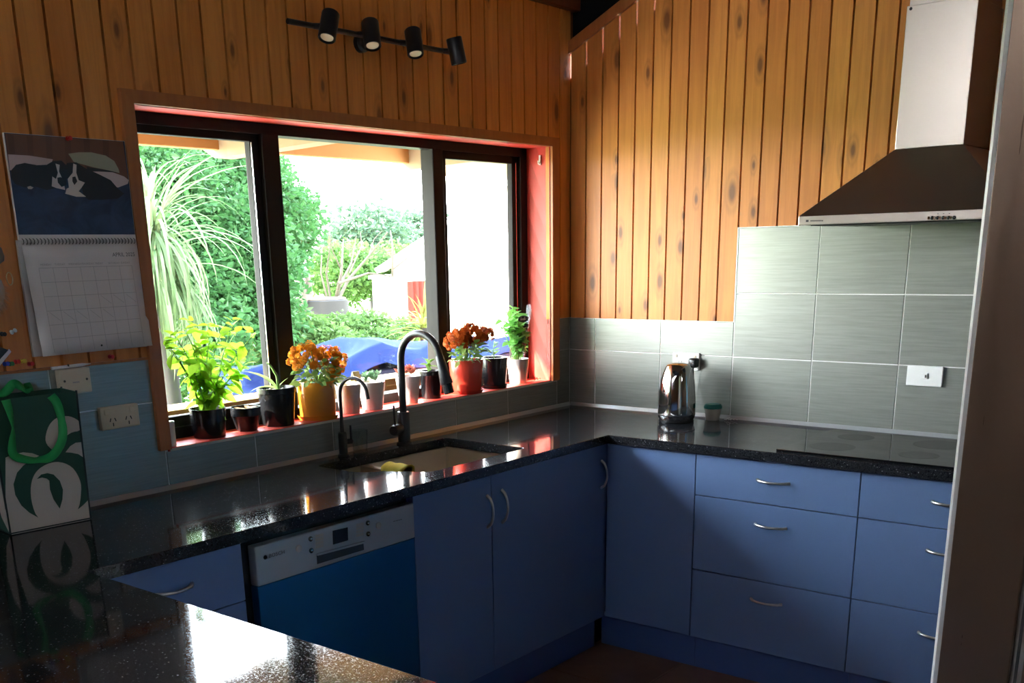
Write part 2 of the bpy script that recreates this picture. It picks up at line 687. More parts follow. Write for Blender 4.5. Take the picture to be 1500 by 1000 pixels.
# right wall, with a glazed doorway added out of view for bluish reflections
DY0, DY1, DZ = -3.2, -4.9, 2.15
b = MB()
b.prism([(.2, -.1), (.2, rake(.2) - .1), (DY0, rake(DY0)), (DY0, -.1)], 'x', .014, .12)
b.prism([(DY0, DZ), (DY0, rake(DY0)), (DY1, rake(DY1)), (DY1, DZ)], 'x', .014, .12)
b.prism([(DY1, -.1), (DY1, rake(DY1)), (ROOM_Y - .1, rake(ROOM_Y - .1)), (ROOM_Y - .1, -.1)], 'x', .014, .12)
wall_right = build('wall_right', b, 'groove', kind='structure')
y = -.003
while y > DY0 + .02:
    y1, y0 = y - .0013, max(y - .0815 + .0013, DY0)
    y -= .0815
    zb = 1.297 if (y1 + y0) / 2 > -.82 else 1.662
    build('board', MB().prism([(y0, zb), (y1, zb), (y1, rake(y1)), (y0, rake(y0))], 'x', 0, .016, inset=.0026), 'pine', wall_right)
b = MB().box((.0008, 0, .88), (.016, -.82, 1.297)).box((.0008, -.82, .88), (.016, DY0, 1.662))
build('grout_bed', b, 'grout', wall_right)
ry = [0, -.142, -.479, -.82, -1.159, -1.495, -1.832, -2.17, -2.51, -2.85, DY0]
for i in range(len(ry) - 1):
    y1, y0 = ry[i] - .002, ry[i + 1] + .002
    rows = [(.9, 1.153), (1.157, 1.295)] if i < 3 else [(.9, 1.153), (1.157, 1.407), (1.411, 1.66)]
    for z0, z1 in rows:
        build('tile', MB().bev((-.001, y0, z0), (.012, y1, z1), .0012, 1), 'steel_tile', wall_right)
build('tile_edging', MB().box((-.003, -.817, 1.297), (.004, -.8225, 1.664)).box((-.003, -.8225, 1.660), (.004, -1.3, 1.664)), 'grout', wall_right)
b = MB()
for yy in (DY0, (DY0 + DY1) / 2, DY1):
    b.box((.03, yy - .035, 0), (.08, yy + .035, DZ))
b.box((.03, DY0, DZ - .06), (.08, DY1, DZ)).box((.03, DY0, 0), (.08, DY1, .08))
fill_door1 = build('fill_door_1', b, 'window_bronze', kind='structure')  # unseen door, added as a light source for blue reflections
for a_, c_ in ((DY0, (DY0 + DY1) / 2), ((DY0 + DY1) / 2, DY1)):
    build('pane', MB().box((.052, a_ - .03, .07), (.056, c_ + .03, DZ - .05)), 'window_glass', fill_door1)

# blue curtain added across that unseen doorway to tint the tile reflections
b = MB()
for i in range(81):
    yy = DY0 + .08 + (DY1 - DY0 - .16) * i / 80
    xx = -.05 + .022 * math.sin(i * 1.15)
    b.v += [(xx, yy, .02), (xx, yy, DZ + .06)]
for i in range(80):
    b.f.append((2 * i, 2 * i + 1, 2 * i + 3, 2 * i + 2))
    b.m.append(0)
cu = build('curtain', b, 'tint_curtain_blue', smooth=80, label='blue curtain added out of view past the fridge for bluish reflections', cat='curtain')
cu.modifiers.new('thickness', 'SOLIDIFY').thickness = .002

# the other two walls, floor, ceiling
RW = (-3.15, -2.6, 2.35, 2.78)
b = MB().box((ROOM_X - .1, ROOM_Y - .1, -.1), (RW[0], ROOM_Y, 5.1)).box((RW[1], ROOM_Y - .1, -.1), (.12, ROOM_Y, 5.1))
b.box((RW[0], ROOM_Y - .1, -.1), (RW[1], ROOM_Y, RW[2])).box((RW[0], ROOM_Y - .1, RW[3]), (RW[1], ROOM_Y, 5.1))
build('wall_front', b, 'plaster_warm', kind='structure')
b = MB()
for xx_ in (RW[0], (RW[0] + RW[1]) / 2 - .03, RW[1] - .06):
    b.box((xx_, ROOM_Y - .07, RW[2]), (xx_ + .06, ROOM_Y - .02, RW[3]))
b.box((RW[0], ROOM_Y - .07, RW[2]), (RW[1], ROOM_Y - .02, RW[2] + .06)).box((RW[0], ROOM_Y - .07, RW[3] - .06), (RW[1], ROOM_Y - .02, RW[3]))
fill_win2 = build('fill_window_2', b, 'window_bronze', kind='structure')  # unseen high window added as a source of fill light
for a_, c_ in ((RW[0] + .05, (RW[0] + RW[1]) / 2 - .02), ((RW[0] + RW[1]) / 2 + .02, RW[1] - .05)):
    build('pane', MB().box((a_, ROOM_Y - .048, RW[2] + .05), (c_, ROOM_Y - .044, RW[3] - .05)), 'window_glass', fill_win2)
build('wall_left', MB().prism([(ROOM_Y - .1, -.1), (.2, -.1), (.2, rake(.2)), (ROOM_Y - .1, rake(ROOM_Y) + .3)], 'x', ROOM_X - .1, ROOM_X), 'plaster_warm', kind='structure')
floor = build('floor', MB().box((ROOM_X - .1, ROOM_Y - .1, -.1), (.12, .2, -.004)), 'floor_grout', kind='structure')
ft = MB().bev((-.197, -.197, -.008), (.197, .197, 0), .002, 1)
ftm = mesh_only('floor_tile', ft, 'floor_tile')
for i in range(-1, 14):
    for j in range(-3, 11):
        cx, cy = -.9 + .2 - .4 * i, -.93 + .2 - .4 * (j - 1)
        if cx > -.2 or cy > -.2 or cx < ROOM_X + .2 or cy < ROOM_Y + .2 or (cx < -2.9 and cy > -2.2):
            continue
        inst('tile', ftm, floor, Matrix.Translation((cx, cy, 0)))
cz = 2.60
b = MB().prism([(.3, cz - .3 * RAKE), (.3, cz - .3 * RAKE + .12), (ROOM_Y - .1, cz - RAKE * (ROOM_Y - .1) + .12), (ROOM_Y - .1, cz - RAKE * (ROOM_Y - .1))], 'x', ROOM_X - .1, .3)
ceiling = build('ceiling', b, 'ceiling_brown', kind='structure')
# dark raked beam above the right wall and the timber strips that cap both panelled walls
b = MB().prism([(.2, rake(.2)), (.2, cz - RAKE * .2), (ROOM_Y, cz - RAKE * ROOM_Y), (ROOM_Y, rake(ROOM_Y))], 'x', .04, .12)
build('trim_1', b, 'black_paint', kind='structure')
b = MB().prism([(.012, rake(.012) - .004), (.012, rake(.012) + .044), (-3.2, rake(-3.2) + .044), (-3.2, rake(-3.2) - .004)], 'x', -.014, .04)
build('trim_2', b, 'timber_trim', kind='structure')
build('trim_3', MB().bev((ROOM_X, -.03, 2.556), (.036, .02, 2.62), .004), 'timber_dark', kind='structure')
build('trim_4', MB().bev((ROOM_X, -.006, 1.303), (OPX0 - .039, .006, 1.311), .002), 'timber_trim', kind='structure')
# bead that seals the worktop to the walls
b = MB().prism([(-.014, .9), (.002, .9), (.002, .914), (-.006, .914)], 'x', -4.3, -.01)
build('trim_5', b, 'sealant', kind='structure')
b = MB().prism([(-.014, .9), (.002, .9), (.002, .914), (-.006, .914)], 'y', -2.6, -.01)
build('trim_6', b, 'sealant', kind='structure')

# ---- the window
b = MB()
y0, y1 = FY - .005, FY + .06
b.box((OPX0, y0, OPZ0 + .01), (OPX0 + .05, y1, OPZ1)).box((OPX1 - .045, y0, OPZ0 + .01), (OPX1 + .0, y1, OPZ1))
b.box((OPX0, y0, OPZ1 - .034), (OPX1, y1, OPZ1 + .01)).box((OPX0, y0, OPZ0 - .01), (OPX1, y1, OPZ0 + .035))
window = build('window_1', b, 'window_bronze', kind='structure')
build('mullion', MB().bev((-1.612, FY - .008, OPZ0 + .03), (-1.538, FY + .06, OPZ1 - .03), .004), 'window_bronze', window)
build('mullion', MB().bev((-.766, FY - .008, OPZ0 + .03), (-.706, FY + .06, OPZ1 - .03), .004), 'window_bronze', window)
def sash(xa, xb, yy, w, head):
    b = MB()
    b.bev((xa, yy, OPZ0 + .035), (xa + w, yy + .03, OPZ1 - .03), .003).bev((xb - w, yy, OPZ0 + .035), (xb, yy + .03, OPZ1 - .03), .003)
    b.bev((xa, yy, OPZ1 - .03 - head), (xb, yy + .03, OPZ1 - .03), .003).bev((xa, yy, OPZ0 + .035), (xb, yy + .03, OPZ0 + .07), .003)
    s = build('sash', b, 'window_bronze', window)
    build('pane', MB().box((xa + w - .005, yy + .013, OPZ0 + .06), (xb - w + .005, yy + .017, OPZ1 - .03 - head + .005)), 'window_glass', s)
    return s
s1 = sash(-2.12, -1.605, FY + .012, .042, .028)
build('track', MB().box((-1.645, FY + .008, OPZ0 + .07), (-1.642, FY + .012, OPZ1 - .06)), 'chrome', s1)
s2 = sash(-.706, -.2, FY + .012, .038, .034)
build('track', MB().box((-.219, FY + .007, OPZ0 + .07), (-.2155, FY + .012, OPZ1 - .06)).box((-.206, FY + .006, OPZ0 + .07), (-.2025, FY + .012, OPZ1 - .06)), 'chrome', s2)
build('pane', MB().box((-1.545, FY + .026, OPZ0 + .03), (-.76, FY + .030, OPZ1 - .03)), 'window_glass', window)
# painted reveal and sill
build('reveal', MB().box((OPX1, -.002, OPZ0), (OPX1 + .014, FY, OPZ1)), 'red_paint', window)
build('reveal', MB().box((OPX0 - .014, -.002, OPZ0), (OPX0, FY, OPZ1)), 'red_paint', window)
build('reveal', MB().box((OPX0, -.002, OPZ1), (OPX1, FY, OPZ1 + .014)), 'red_paint', window)
build('window_sill', MB().bev((OPX0 - .005, -.006, OPZ0 - .012), (OPX1 + .005, FY + .002, OPZ0), .002), 'red_paint', window)
build('sill_edging', MB().box((OPX0, -.0085, OPZ0 - .011), (OPX1, -.005, OPZ0 - .003)), 'white_paint', window)
# timber casing, mitred
CW = .04
zt = OPZ1 + .036
build('trim_7', MB().prism([(OPX0 - CW, zt), (OPX1 + .056, zt), (OPX1 + .004, OPZ1), (OPX0, OPZ1)], 'y', -.016, .004), 'timber_trim', kind='structure')
build('trim_8', MB().prism([(OPX0 - CW, OPZ0 - .004), (OPX0, OPZ0 - .004), (OPX0, OPZ1), (OPX0 - CW, zt)], 'y', -.016, .004), 'timber_trim', kind='structure')
build('trim_9', MB().prism([(OPX1 + .004, OPZ0 - .004), (OPX1 + .056, OPZ0 - .004), (OPX1 + .056, zt), (OPX1 + .004, OPZ1)], 'y', -.016, .004), 'timber_trim', kind='structure')
build('reveal_hook', MB().bev((OPX1 - .008, .040, 1.945), (OPX1 + .001, .050, 1.985), .002).tube([(OPX1 - .004, .045, 1.955), (OPX1 - .016, .045, 1.950), (OPX1 - .018, .045, 1.962)], .003, 6), 'outlet_white',
      label='small white hook at the top of the red window reveal', cat='hook')

# ================================================================== WORKTOP
D = .612
TOPZ, UNDZ = .9, .866


def arc(cx, cy, r, a0, a1, n=6):
    return [(cx + r * math.cos(math.radians(a0 + (a1 - a0) * i / n)), cy + r * math.sin(math.radians(a0 + (a1 - a0) * i / n))) for i in range(n + 1)]


SINK = (arc(-1.02, -.13, .02, 0, 90, 4) + arc(-1.65, -.13, .02, 90, 180, 4) + [(-1.67, -.24)] + arc(-1.57, -.27, .10, 180, 250, 8)
        + arc(-1.50, -.46, .05, 215, 270, 5) + arc(-1.03, -.49, .02, 270, 360, 4))
PEN_X0, PEN_X1, PEN_Y = -3.78, -2.828, -2.35


def filled(outer, holes, z1, z0, bevel=.0):
    bm = bmesh.new()
    edges = []
    for loop in [outer] + holes:
        vs = [bm.verts.new((p[0], p[1], z1)) for p in loop]
        edges += [bm.edges.new((vs[i], vs[(i + 1) % len(vs)])) for i in range(len(vs))]
    bmesh.ops.triangle_fill(bm, use_beauty=True, use_dissolve=False, edges=edges)
    bmesh.ops.recalc_face_normals(bm, faces=bm.faces)
    if bm.faces[:][0].normal.z < 0:
        bmesh.ops.reverse_faces(bm, faces=bm.faces)
    r = bmesh.ops.extrude_face_region(bm, geom=list(bm.faces), use_keep_orig=True)
    nv = [g for g in r['geom'] if isinstance(g, bmesh.types.BMVert)]
    for v in nv:
        v.co.z = z0
    bmesh.ops.recalc_face_normals(bm, faces=bm.faces)
    if bevel:
        ed = [e for e in bm.edges if len(e.link_faces) == 2 and e.calc_face_angle() > 1.2 and abs(e.verts[0].co.z - e.verts[1].co.z) < 1e-5]
        bmesh.ops.bevel(bm, geom=ed, offset=bevel, segments=2, affect='EDGES', profile=.5)
    bm.verts.ensure_lookup_table()
    bm.verts.index_update()
    mb = MB().add([tuple(v.co) for v in bm.verts], [tuple(v.index for v in f.verts) for f in bm.faces])
    bm.free()
    return mb


outer = [(-.002, -.002), (PEN_X0, -.002), (PEN_X0, PEN_Y), (PEN_X1, PEN_Y), (PEN_X1, -D), (-D, -D), (-D, -2.6), (-.002, -2.6)]
build('worktop', filled(outer, [SINK], TOPZ, UNDZ, .002), 'stone', label='black speckled stone worktop running along the window, right wall and peninsula', cat='worktop')

# ================================================================== CABINETS
FACE = D - .02          # door faces
BODY = D - .04


def bow_handle(p0, p1, out, parent, name='handle'):
    p0, p1, out = Vector(p0), Vector(p1), Vector(out)
    path = []
    for i in range(11):
        t = i / 10
        path.append(p0.lerp(p1, t) + out * (.028 * math.sin(PI * t) ** .55 - .002 * 0))
    rad = [.0058 - .0018 * math.sin(PI * i / 10) for i in range(11)]
    return build(name, MB().tube(path, rad, 8), 'brushed_handle', parent, smooth=60, label='slim bowed metal handle')


def carcass_y(t, xa, xb, back=-.02):
    """open carcass of a unit on the window run"""
    b = MB().box((xa, -BODY, .14), (xa + .016, back, UNDZ - .001)).box((xb - .016, -BODY, .14), (xb, back, UNDZ - .001))
    b.box((xa, -BODY, .14), (xb, back, .156)).box((xa, back - .008, .14), (xb, back, UNDZ - .001))
    build('carcass', b, 'blue_laminate', t)
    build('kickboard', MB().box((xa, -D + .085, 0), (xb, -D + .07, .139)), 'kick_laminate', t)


def front_y(t, name, xa, xb, za, zb):
    return build(name, MB().bev((xa + .0015, -FACE, za + .0015), (xb - .0015, -BODY - .001, zb - .0015), .0015, 1), 'blue_laminate', t)


# drawer unit beside the peninsula
t = thing('drawer_cabinet', (-2.6, -.3, 0), 'blue base cabinet between the peninsula and the dishwasher', 'cabinet')
carcass_y(t, -2.826, -2.368)
for za, zb in ((.70, .862), (.416, .70), (.142, .416)):
    d = front_y(t, 'drawer_front', -2.826, -2.372, za, zb)
    bow_handle((-2.652, -FACE, zb - .072), (-2.537, -FACE, zb - .072), (0, -1, 0), d)
# sink cabinet
t = thing('sink_cabinet', (-1.15, -.3, 0), 'blue two-door base cabinet under the sink', 'cabinet')
carcass_y(t, -1.704, -.59)
d = front_y(t, 'door', -1.704, -1.313, .142, .862)
bow_handle((-1.337, -FACE, .682), (-1.337, -FACE, .795), (0, -1, 0), d)
d = front_y(t, 'door', -1.313, -.594, .142, .862)
bow_handle((-1.256, -FACE, .682), (-1.256, -FACE, .800), (0, -1, 0), d)
bow_handle((-.628, -FACE, .690), (-.628, -FACE, .800), (0, -1, 0), d)


def carcass_x(t, ya, yb):
    b = MB().box((-BODY, ya, .14), (-.02, ya - .016, UNDZ - .001)).box((-BODY, yb + .016, .14), (-.02, yb, UNDZ - .001))
    b.box((-BODY, ya, .14), (-.02, yb, .156)).box((-.028, ya, .14), (-.02, yb, UNDZ - .001))
    build('carcass', b, 'blue_laminate', t)
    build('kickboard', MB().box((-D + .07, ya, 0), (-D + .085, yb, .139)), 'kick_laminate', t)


def front_x(t, name, ya, yb, za, zb):
    return build(name, MB().bev((-FACE, ya - .0015, za + .0015), (-BODY - .001, yb + .0015, zb - .0015), .0015, 1), 'blue_laminate', t)


t = thing('corner_cabinet', (-.3, -.5, 0), 'plain blue corner base cabinet without handles on the right run', 'cabinet')
carcass_x(t, -.545, -.984)
front_x(t, 'door', -.594, -.985, .142, .862)
for (ya, yb, hy, nm) in ((-.985, -1.6, -1.292, 'wide blue three-drawer cabinet next to the plain corner panel'),
                         (-1.6, -2.19, -1.895, 'blue three-drawer cabinet at the fridge end of the right run')):
    t = thing('drawer_cabinet', (-.3, (ya + yb) / 2, 0), nm, 'cabinet', 'drawer cabinets on the right run')
    carcass_x(t, ya - .0005, yb + .0005)
    for za, zb, hz in ((.706, .862, .792), (.417, .706, .63), (.142, .417, .345)):
        d = front_x(t, 'drawer_front', ya, yb, za, zb)
        bow_handle((-FACE, hy + .06, hz), (-FACE, hy - .06, hz), (-1, 0, 0), d)
t = thing('end_cabinet', (-.3, -2.4, 0), 'plain blue base cabinet at the far end of the right run behind the fridge', 'cabinet')
carcass_x(t, -2.191, -2.598)
front_x(t, 'door', -2.192, -2.598, .142, .862)
# peninsula base
t = thing('peninsula_cabinet', (-3.3, -1.2, 0), 'blue base cabinet carrying the peninsula worktop', 'cabinet')
build('carcass', MB().bev((-3.5, -2.30, .1), (-2.852, -.002, UNDZ - .001), .002, 1), 'blue_laminate', t)
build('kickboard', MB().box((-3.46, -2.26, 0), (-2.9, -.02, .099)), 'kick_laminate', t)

# ================================================================== DISHWASHER
t = thing('dishwasher', (-2.03, -.3, 0), 'built-in dishwasher with grey control strip and blue door', 'dishwasher')
build('cabinet_shell', MB().box((-2.366, -.565, .05), (-1.7065, -.03, UNDZ - .002)), 'black_plastic', t)
build('door_panel', MB().bev((-2.334, -.598, .14), (-1.708, -.566, .7275), .003), 'dishwasher_blue', t)
cp = build('control_panel', MB().bev((-2.334, -.600, .729), (-1.708, -.566, .842), .004), 'panel_grey', t)
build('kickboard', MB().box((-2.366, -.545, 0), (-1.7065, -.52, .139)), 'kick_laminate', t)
def dwp(cx_, cy_):
    p = at(340 + cx_ / 5, 700 + cy_ / 5, 'y', -.600)
    return p.x, p.z
def dw_poly(name, pts, material, th=.0012, y=-.600):
    q = [dwp(*p) for p in pts]
    return build(name, MB().prism([q[0], q[1], q[2], q[3]][::-1], 'y', y - th, y + .002), material, cp)
dw_poly('display', [(735, 385), (845, 360), (848, 455), (738, 487)], 'display')
h = dw_poly('pocket_handle', [(618, 555), (960, 465), (965, 525), (622, 630)], 'recess', .0008)
q = [dwp(*p) for p in ((614, 552), (962, 460), (962, 474), (616, 566))]
build('pocket_lip', MB().prism(q[::-1], 'y', -.607, -.6), 'panel_grey', h)
for (cx_, cy_, r_) in ((487, 515, .0105), (1070, 347, .0105)):
    xx, zz = dwp(cx_, cy_)
    build('button', MB().lathe([(r_, 0), (r_, .003), (r_ * .8, .004)], (xx, -.6, zz), 20, axis=(0, -1, 0)), 'button_beige', cp, smooth=40)
for (cx_, cy_) in ((573, 445), (578, 530), (992, 328), (995, 408)):
    xx, zz = dwp(cx_, cy_)
    k = build('button', MB().lathe([(.0075, 0), (.0075, .003), (.006, .004)], (xx, -.6, zz), 16, axis=(0, -1, 0)), 'black_plastic', cp, smooth=40)
    build('button_cap', MB().lathe([(.004, .004), (.004, .006), (.003, .0065)], (xx, -.6, zz), 12, axis=(0, -1, 0)), 'chrome', k, smooth=40)
for (xa, ya, xb, yb, n) in ((610, 415, 668, 520, 4), (908, 335, 962, 435, 4)):
    for i in range(n):
        t0, t1 = i / n + .02, (i + 1) / n - .03
        dw_poly('indicator', [(xa, ya + (yb - ya) * t0), (xb, ya - 14 + (yb - ya) * t0), (xb, ya - 14 + (yb - ya) * t1), (xa, ya + (yb - ya) * t1)], 'button_beige', .0006)
xx, zz = dwp(268, 585)
build('lettering', text_mb('BOSCH', .0155, lambda u, v: (xx + u * 1.12, -.6006, zz + v)), 'print_dark', cp)
ex, ez = dwp(242, 580)
build('emblem', MB().lathe([(.0065, .0006), (.005, .0006)], (ex, -.6, ez), 18, axis=(0, -1, 0)), 'print_dark', cp)
b = MB()
for (cx_, cy_, w_) in ((1180, 318, 16), (1200, 313, 14), (1218, 308, 10), (1232, 304, 10)):
    p, q = dwp(cx_, cy_), dwp(cx_ + w_, cy_ - w_ * .26)
    b.box((p[0], -.6006, p[1] - .001), (q[0], -.6, p[1] + .001))
build('fine_print', b, 'print_dark', cp, kind='stuff')

# ================================================================== SINK, TAPS
t = thing('kitchen_sink', (-1.3, -.3, .68), 'undermount stainless steel sink with one large and one small bowl', 'sink')
big = [(-1.0, -.11), (-1.0, -.505), (-1.435, -.505), (-1.435, -.11)]
sml = [(-1.465, -.11), (-1.465, -.36), (-1.67, -.36), (-1.67, -.11)]
o = [(-.975, -.085), (-1.70, -.085), (-1.70, -.40), (-1.56, -.53), (-.975, -.53)]
build('rim', filled(o, [big, sml], UNDZ - .001, UNDZ - .004), 'sink_steel', t)


def bowl(pl, zb):
    x0, x1 = min(p[0] for p in pl), max(p[0] for p in pl)
    y0, y1 = min(p[1] for p in pl), max(p[1] for p in pl)
    zt = UNDZ - .002
    b = MB()
    b.box((x0 - .002, y0 - .002, zb), (x0, y1 + .002, zt)).box((x1, y0 - .002, zb), (x1 + .002, y1 + .002, zt))
    b.box((x0, y0 - .002, zb), (x1, y0, zt)).box((x0, y1, zb), (x1, y1 + .002, zt)).box((x0 - .002, y0 - .002, zb - .002), (x1 + .002, y1 + .002, zb))
    o = build('bowl', b, 'sink_steel', t)
    cx_, cy_ = (x0 + x1) / 2, (y0 + y1) / 2
    build('drain', MB().lathe([(.04, 0), (.04, .003), (.03, .004), (.028, .001)], (cx_, cy_, zb), 20), 'chrome', o, smooth=40)


bowl(big, .685)
bowl(sml, .74)

# main mixer tap
tx, ty = -1.185, -.065
t = thing('kitchen_tap', (tx, ty, TOPZ), 'tall matt black gooseneck mixer tap behind the sink', 'tap')
build('body', MB().lathe([(.030, 0), (.030, .006), (.0235, .009), (.0235, .118), (.021, .122)], (tx, ty, TOPZ), 28), 'matt_black', t, smooth=40)
path = [(tx, ty, TOPZ + .115), (tx, ty, 1.10), (tx, ty, 1.215)]
rr_ = .098
for i in range(1, 17):
    w = PI * i / 16 * .93
    path.append((tx, ty - rr_ + rr_ * math.cos(w), 1.215 + rr_ * math.sin(w)))
build('neck', MB().tube(path, .0135, 16), 'matt_black', t, smooth=60)
pe, pd = Vector(path[-1]), (Vector(path[-1]) - Vector(path[-2])).normalized()
sp = build('spray_head', MB().lathe([(.0135, 0), (.0150, .004), (.0180, .05), (.0235, .100), (.0225, .103)], pe, 24, axis=pd), 'matt_black', t, smooth=40)
build('nozzle', MB().lathe([(.0190, .100), (.0190, .136), (.015, .138)], pe, 24, axis=pd), 'black_plastic', sp, smooth=40)
build('lever_housing', MB().lathe([(.012, -.005), (.020, .012), (.021, .055), (.017, .062)], (tx - .012, ty, TOPZ + .06), 22, axis=(-1, -.25, 0)), 'matt_black', t, smooth=40)
build('lever', MB().tube([(tx - .058, ty - .012, TOPZ + .075), (tx - .060, ty - .012, TOPZ + .10), (tx - .062, ty - .012, TOPZ + .155)], [.005, .004, .0035], 10), 'matt_black', t, smooth=60)

# filter tap
fx, fy = -1.488, -.052
t = thing('filter_tap', (fx, fy, TOPZ), 'small thin black filter tap left of the mixer tap', 'tap')
build('body', MB().lathe([(.021, 0), (.021, .005), (.0155, .008), (.0155, .082), (.012, .086)], (fx, fy, TOPZ), 24), 'matt_black', t, smooth=40)
path = [(fx, fy, TOPZ + .08), (fx, fy, 1.05), (fx, fy, 1.12)]
rr_ = .057
for i in range(1, 15):
    w = PI * i / 14 * .9
    path.append((fx + .012 * (1 - math.cos(w)), fy - rr_ + rr_ * math.cos(w), 1.12 + rr_ * math.sin(w) * 1.05))
path.append((path[-1][0], path[-1][1] - .006, path[-1][2] - .03))
build('spout', MB().tube(path, [.0075] + [.0062] * (len(path) - 1), 12), 'matt_black', t, smooth=60)
build('lever_housing', MB().lathe([(.008, 0), (.0095, .01), (.0095, .026), (.006, .030)], (fx + .01, fy, TOPZ + .05), 16, axis=(1, -.5, 0)), 'matt_black', t, smooth=40)
build('lever', MB().tube([(fx + .030, fy - .012, TOPZ + .055), (fx + .030, fy - .012, TOPZ + .108)], [.0045, .0035], 10), 'matt_black', t, smooth=60)

# tumbler behind it
build('glass_tumbler', MB().lathe([(.0, .0), (.026, 0), (.031, .082), (.0295, .082), (.0245, .008), (0, .008)], (-1.405, -.052, TOPZ + .0005), 28), 'tumbler_glass', smooth=50,
      label='clear ribbed glass tumbler between the two black taps', cat='glass')

# cloth over the divider of the sink
b = MB()
nx, ny = 13, 9
for i in range(nx):
    s_ = i / (nx - 1)
    L = (s_ - .5) * .15
    for j in range(ny):
        u = j / (ny - 1)
        yy = -.235 - .10 * u + .004 * math.sin(9 * s_)
        if abs(L) < .022:
            xx_ = -1.45 + L
            zz_ = UNDZ + .012 + .006 * math.cos(L / .022 * PI / 2)
        else:
            xx_ = -1.45 + math.copysign(.022 + .004 * math.sin(7 * u + s_ * 3), L)
            zz_ = UNDZ + .012 - (abs(L) - .022)
        b.v.append((xx_, yy, zz_ + .002 * math.sin(11 * u + 4 * s_)))
for i in range(nx - 1):
    for j in range(ny - 1):
        b.f.append((i * ny + j, (i + 1) * ny + j, (i + 1) * ny + j + 1, i * ny + j + 1))
        b.m.append(0)
cl = build('dishcloth', b, 'sponge', smooth=80, label='mustard yellow cloth draped over the divider of the sink', cat='cloth')
md = cl.modifiers.new('thickness', 'SOLIDIFY')
md.thickness = .008

# ================================================================== COOKTOP, HOOD, FRIDGE
t = thing('cooktop', (-.32, -1.6, TOPZ), 'flat black glass cooktop set on the right worktop', 'cooktop')
build('glass_plate', MB().bev((-.578, -1.885, TOPZ + .0005), (-.07, -1.288, TOPZ + .007), .002), 'black_glass', t)
for (xx_, yy_, r_) in ((-.43, -1.43, .08), (-.20, -1.43, .065), (-.43, -1.73, .065), (-.20, -1.73, .09)):
    build('cooking_zone', MB().lathe([(r_, .0072), (r_ - .002, .0073)], (xx_, yy_, TOPZ), 32), 'black_plastic', t)

t = thing('range_hood', (-.25, -1.618, 1.655), 'stainless steel canopy range hood with a tall square chimney', 'range hood')
hy0, hy1 = -1.285, -1.951
lip = build('control_lip', MB().bev((-.5, hy1, 1.654), (-.001, hy0, 1.683), .0015), 'hood_steel', t)
a4 = [(-.5, hy0, 1.683), (-.5, hy1, 1.683), (-.001, hy1, 1.683), (-.001, hy0, 1.683)]
b4 = [(-.28, -1.510, 1.887), (-.28, -1.726, 1.887), (-.001, -1.726, 1.887), (-.001, -1.510, 1.887)]
build('canopy', MB().add(a4 + b4, [(0, 1, 5, 4), (1, 2, 6, 5), (2, 3, 7, 6), (3, 0, 4, 7), (4, 5, 6, 7), (3, 2, 1, 0)]), 'hood_steel', t)
build('chimney', MB().bev((-.28, -1.727, 1.887), (-.001, -1.509, 2.315), .002), 'hood_steel', t)
build('chimney_extension', MB().bev((-.274, -1.721, 2.30), (-.001, -1.515, 2.95), .002), 'hood_steel', t)
build('filter_grille', MB().box((-.47, -1.92, 1.651), (-.06, -1.316, 1.6545)), 'recess', t)
for i in range(5):
    p = at(1366 + i * 8.0, 319 - i * .12, 'x', -.5)
    k = build('button', MB().lathe([(.0055, 0), (.0055, .003), (.004, .004)], (-.5, p.y, p.z), 14, axis=(-1, 0, 0)), 'black_plastic', lip, smooth=40)
    build('button_cap', MB().box((-.5045, p.y + .0068, p.z - .004), (-.5, p.y + .0135, p.z + .004)), 'chrome', lip)
b = MB()
for i in range(3):
    p = at(1374 + i * 8.4, 313 - i * .2, 'x', -.5)
    b.box((-.5005, p.y - .002, p.z - .001), (-.499, p.y + .002, p.z + .001))
p = at(1182.5, 323.5, 'x', -.5)
build('emblem', MB().box((-.5006, p.y - .0045, p.z - .0035), (-.499, p.y + .0045, p.z + .0035)), 'print_dark', lip)
for i in range(9):
    p = at(1188 + i * 2.1, 323.4 - i * .03, 'x', -.5)
    b.box((-.5006, p.y - .0016, p.z - .002), (-.499, p.y + .0016, p.z + .0022))
build('fine_print', b, 'print_dark', lip, kind='stuff')
build('screw', MB().lathe([(.005, 0), (.005, .002), (.003, .003)], (-.278, -1.522, 2.306), 12, axis=(-1, 0, 0)), 'recess', t)

t = thing('refrigerator', (-2.05, -2.7, 0), 'tall brushed steel refrigerator at the right edge, seen from its side', 'refrigerator')
fx0 = -2.4
build('cabinet_body', MB().bev((fx0 + .006, -3.08, .03), (-1.7, -2.502, 1.98), .006), 'fridge_steel', t)
fd = build('door', MB().bev((fx0, -2.486, .06), (-1.694, -2.385, 1.985), .0015, 1), 'fridge_steel', t)
build('edge_highlight', MB().prism([(fx0 + .0004, -2.3855), (fx0 + .003, -2.379), (fx0 + .016, -2.372), (-1.708, -2.372), (-1.695, -2.3855)], 'z', .062, 1.983), 'highlight_white', fd)  # pale strip paints a bright window highlight along the door edge
build('door_gasket', MB().bev((fx0 + .010, -2.503, .07), (-1.70, -2.485, 1.97), .004), 'gasket', t)
build('gasket_lip', MB().box((fx0 + .0085, -2.496, .07), (-1.70, -2.492, 1.97)), 'dark_gasket', t)
for xx_ in (-2.34, -1.76):
    for yy_ in (-3.02, -2.56):
        build('foot', MB().lathe([(.02, 0), (.02, .02), (.012, .035)], (xx_, yy_, 0), 12), 'black_plastic', t)

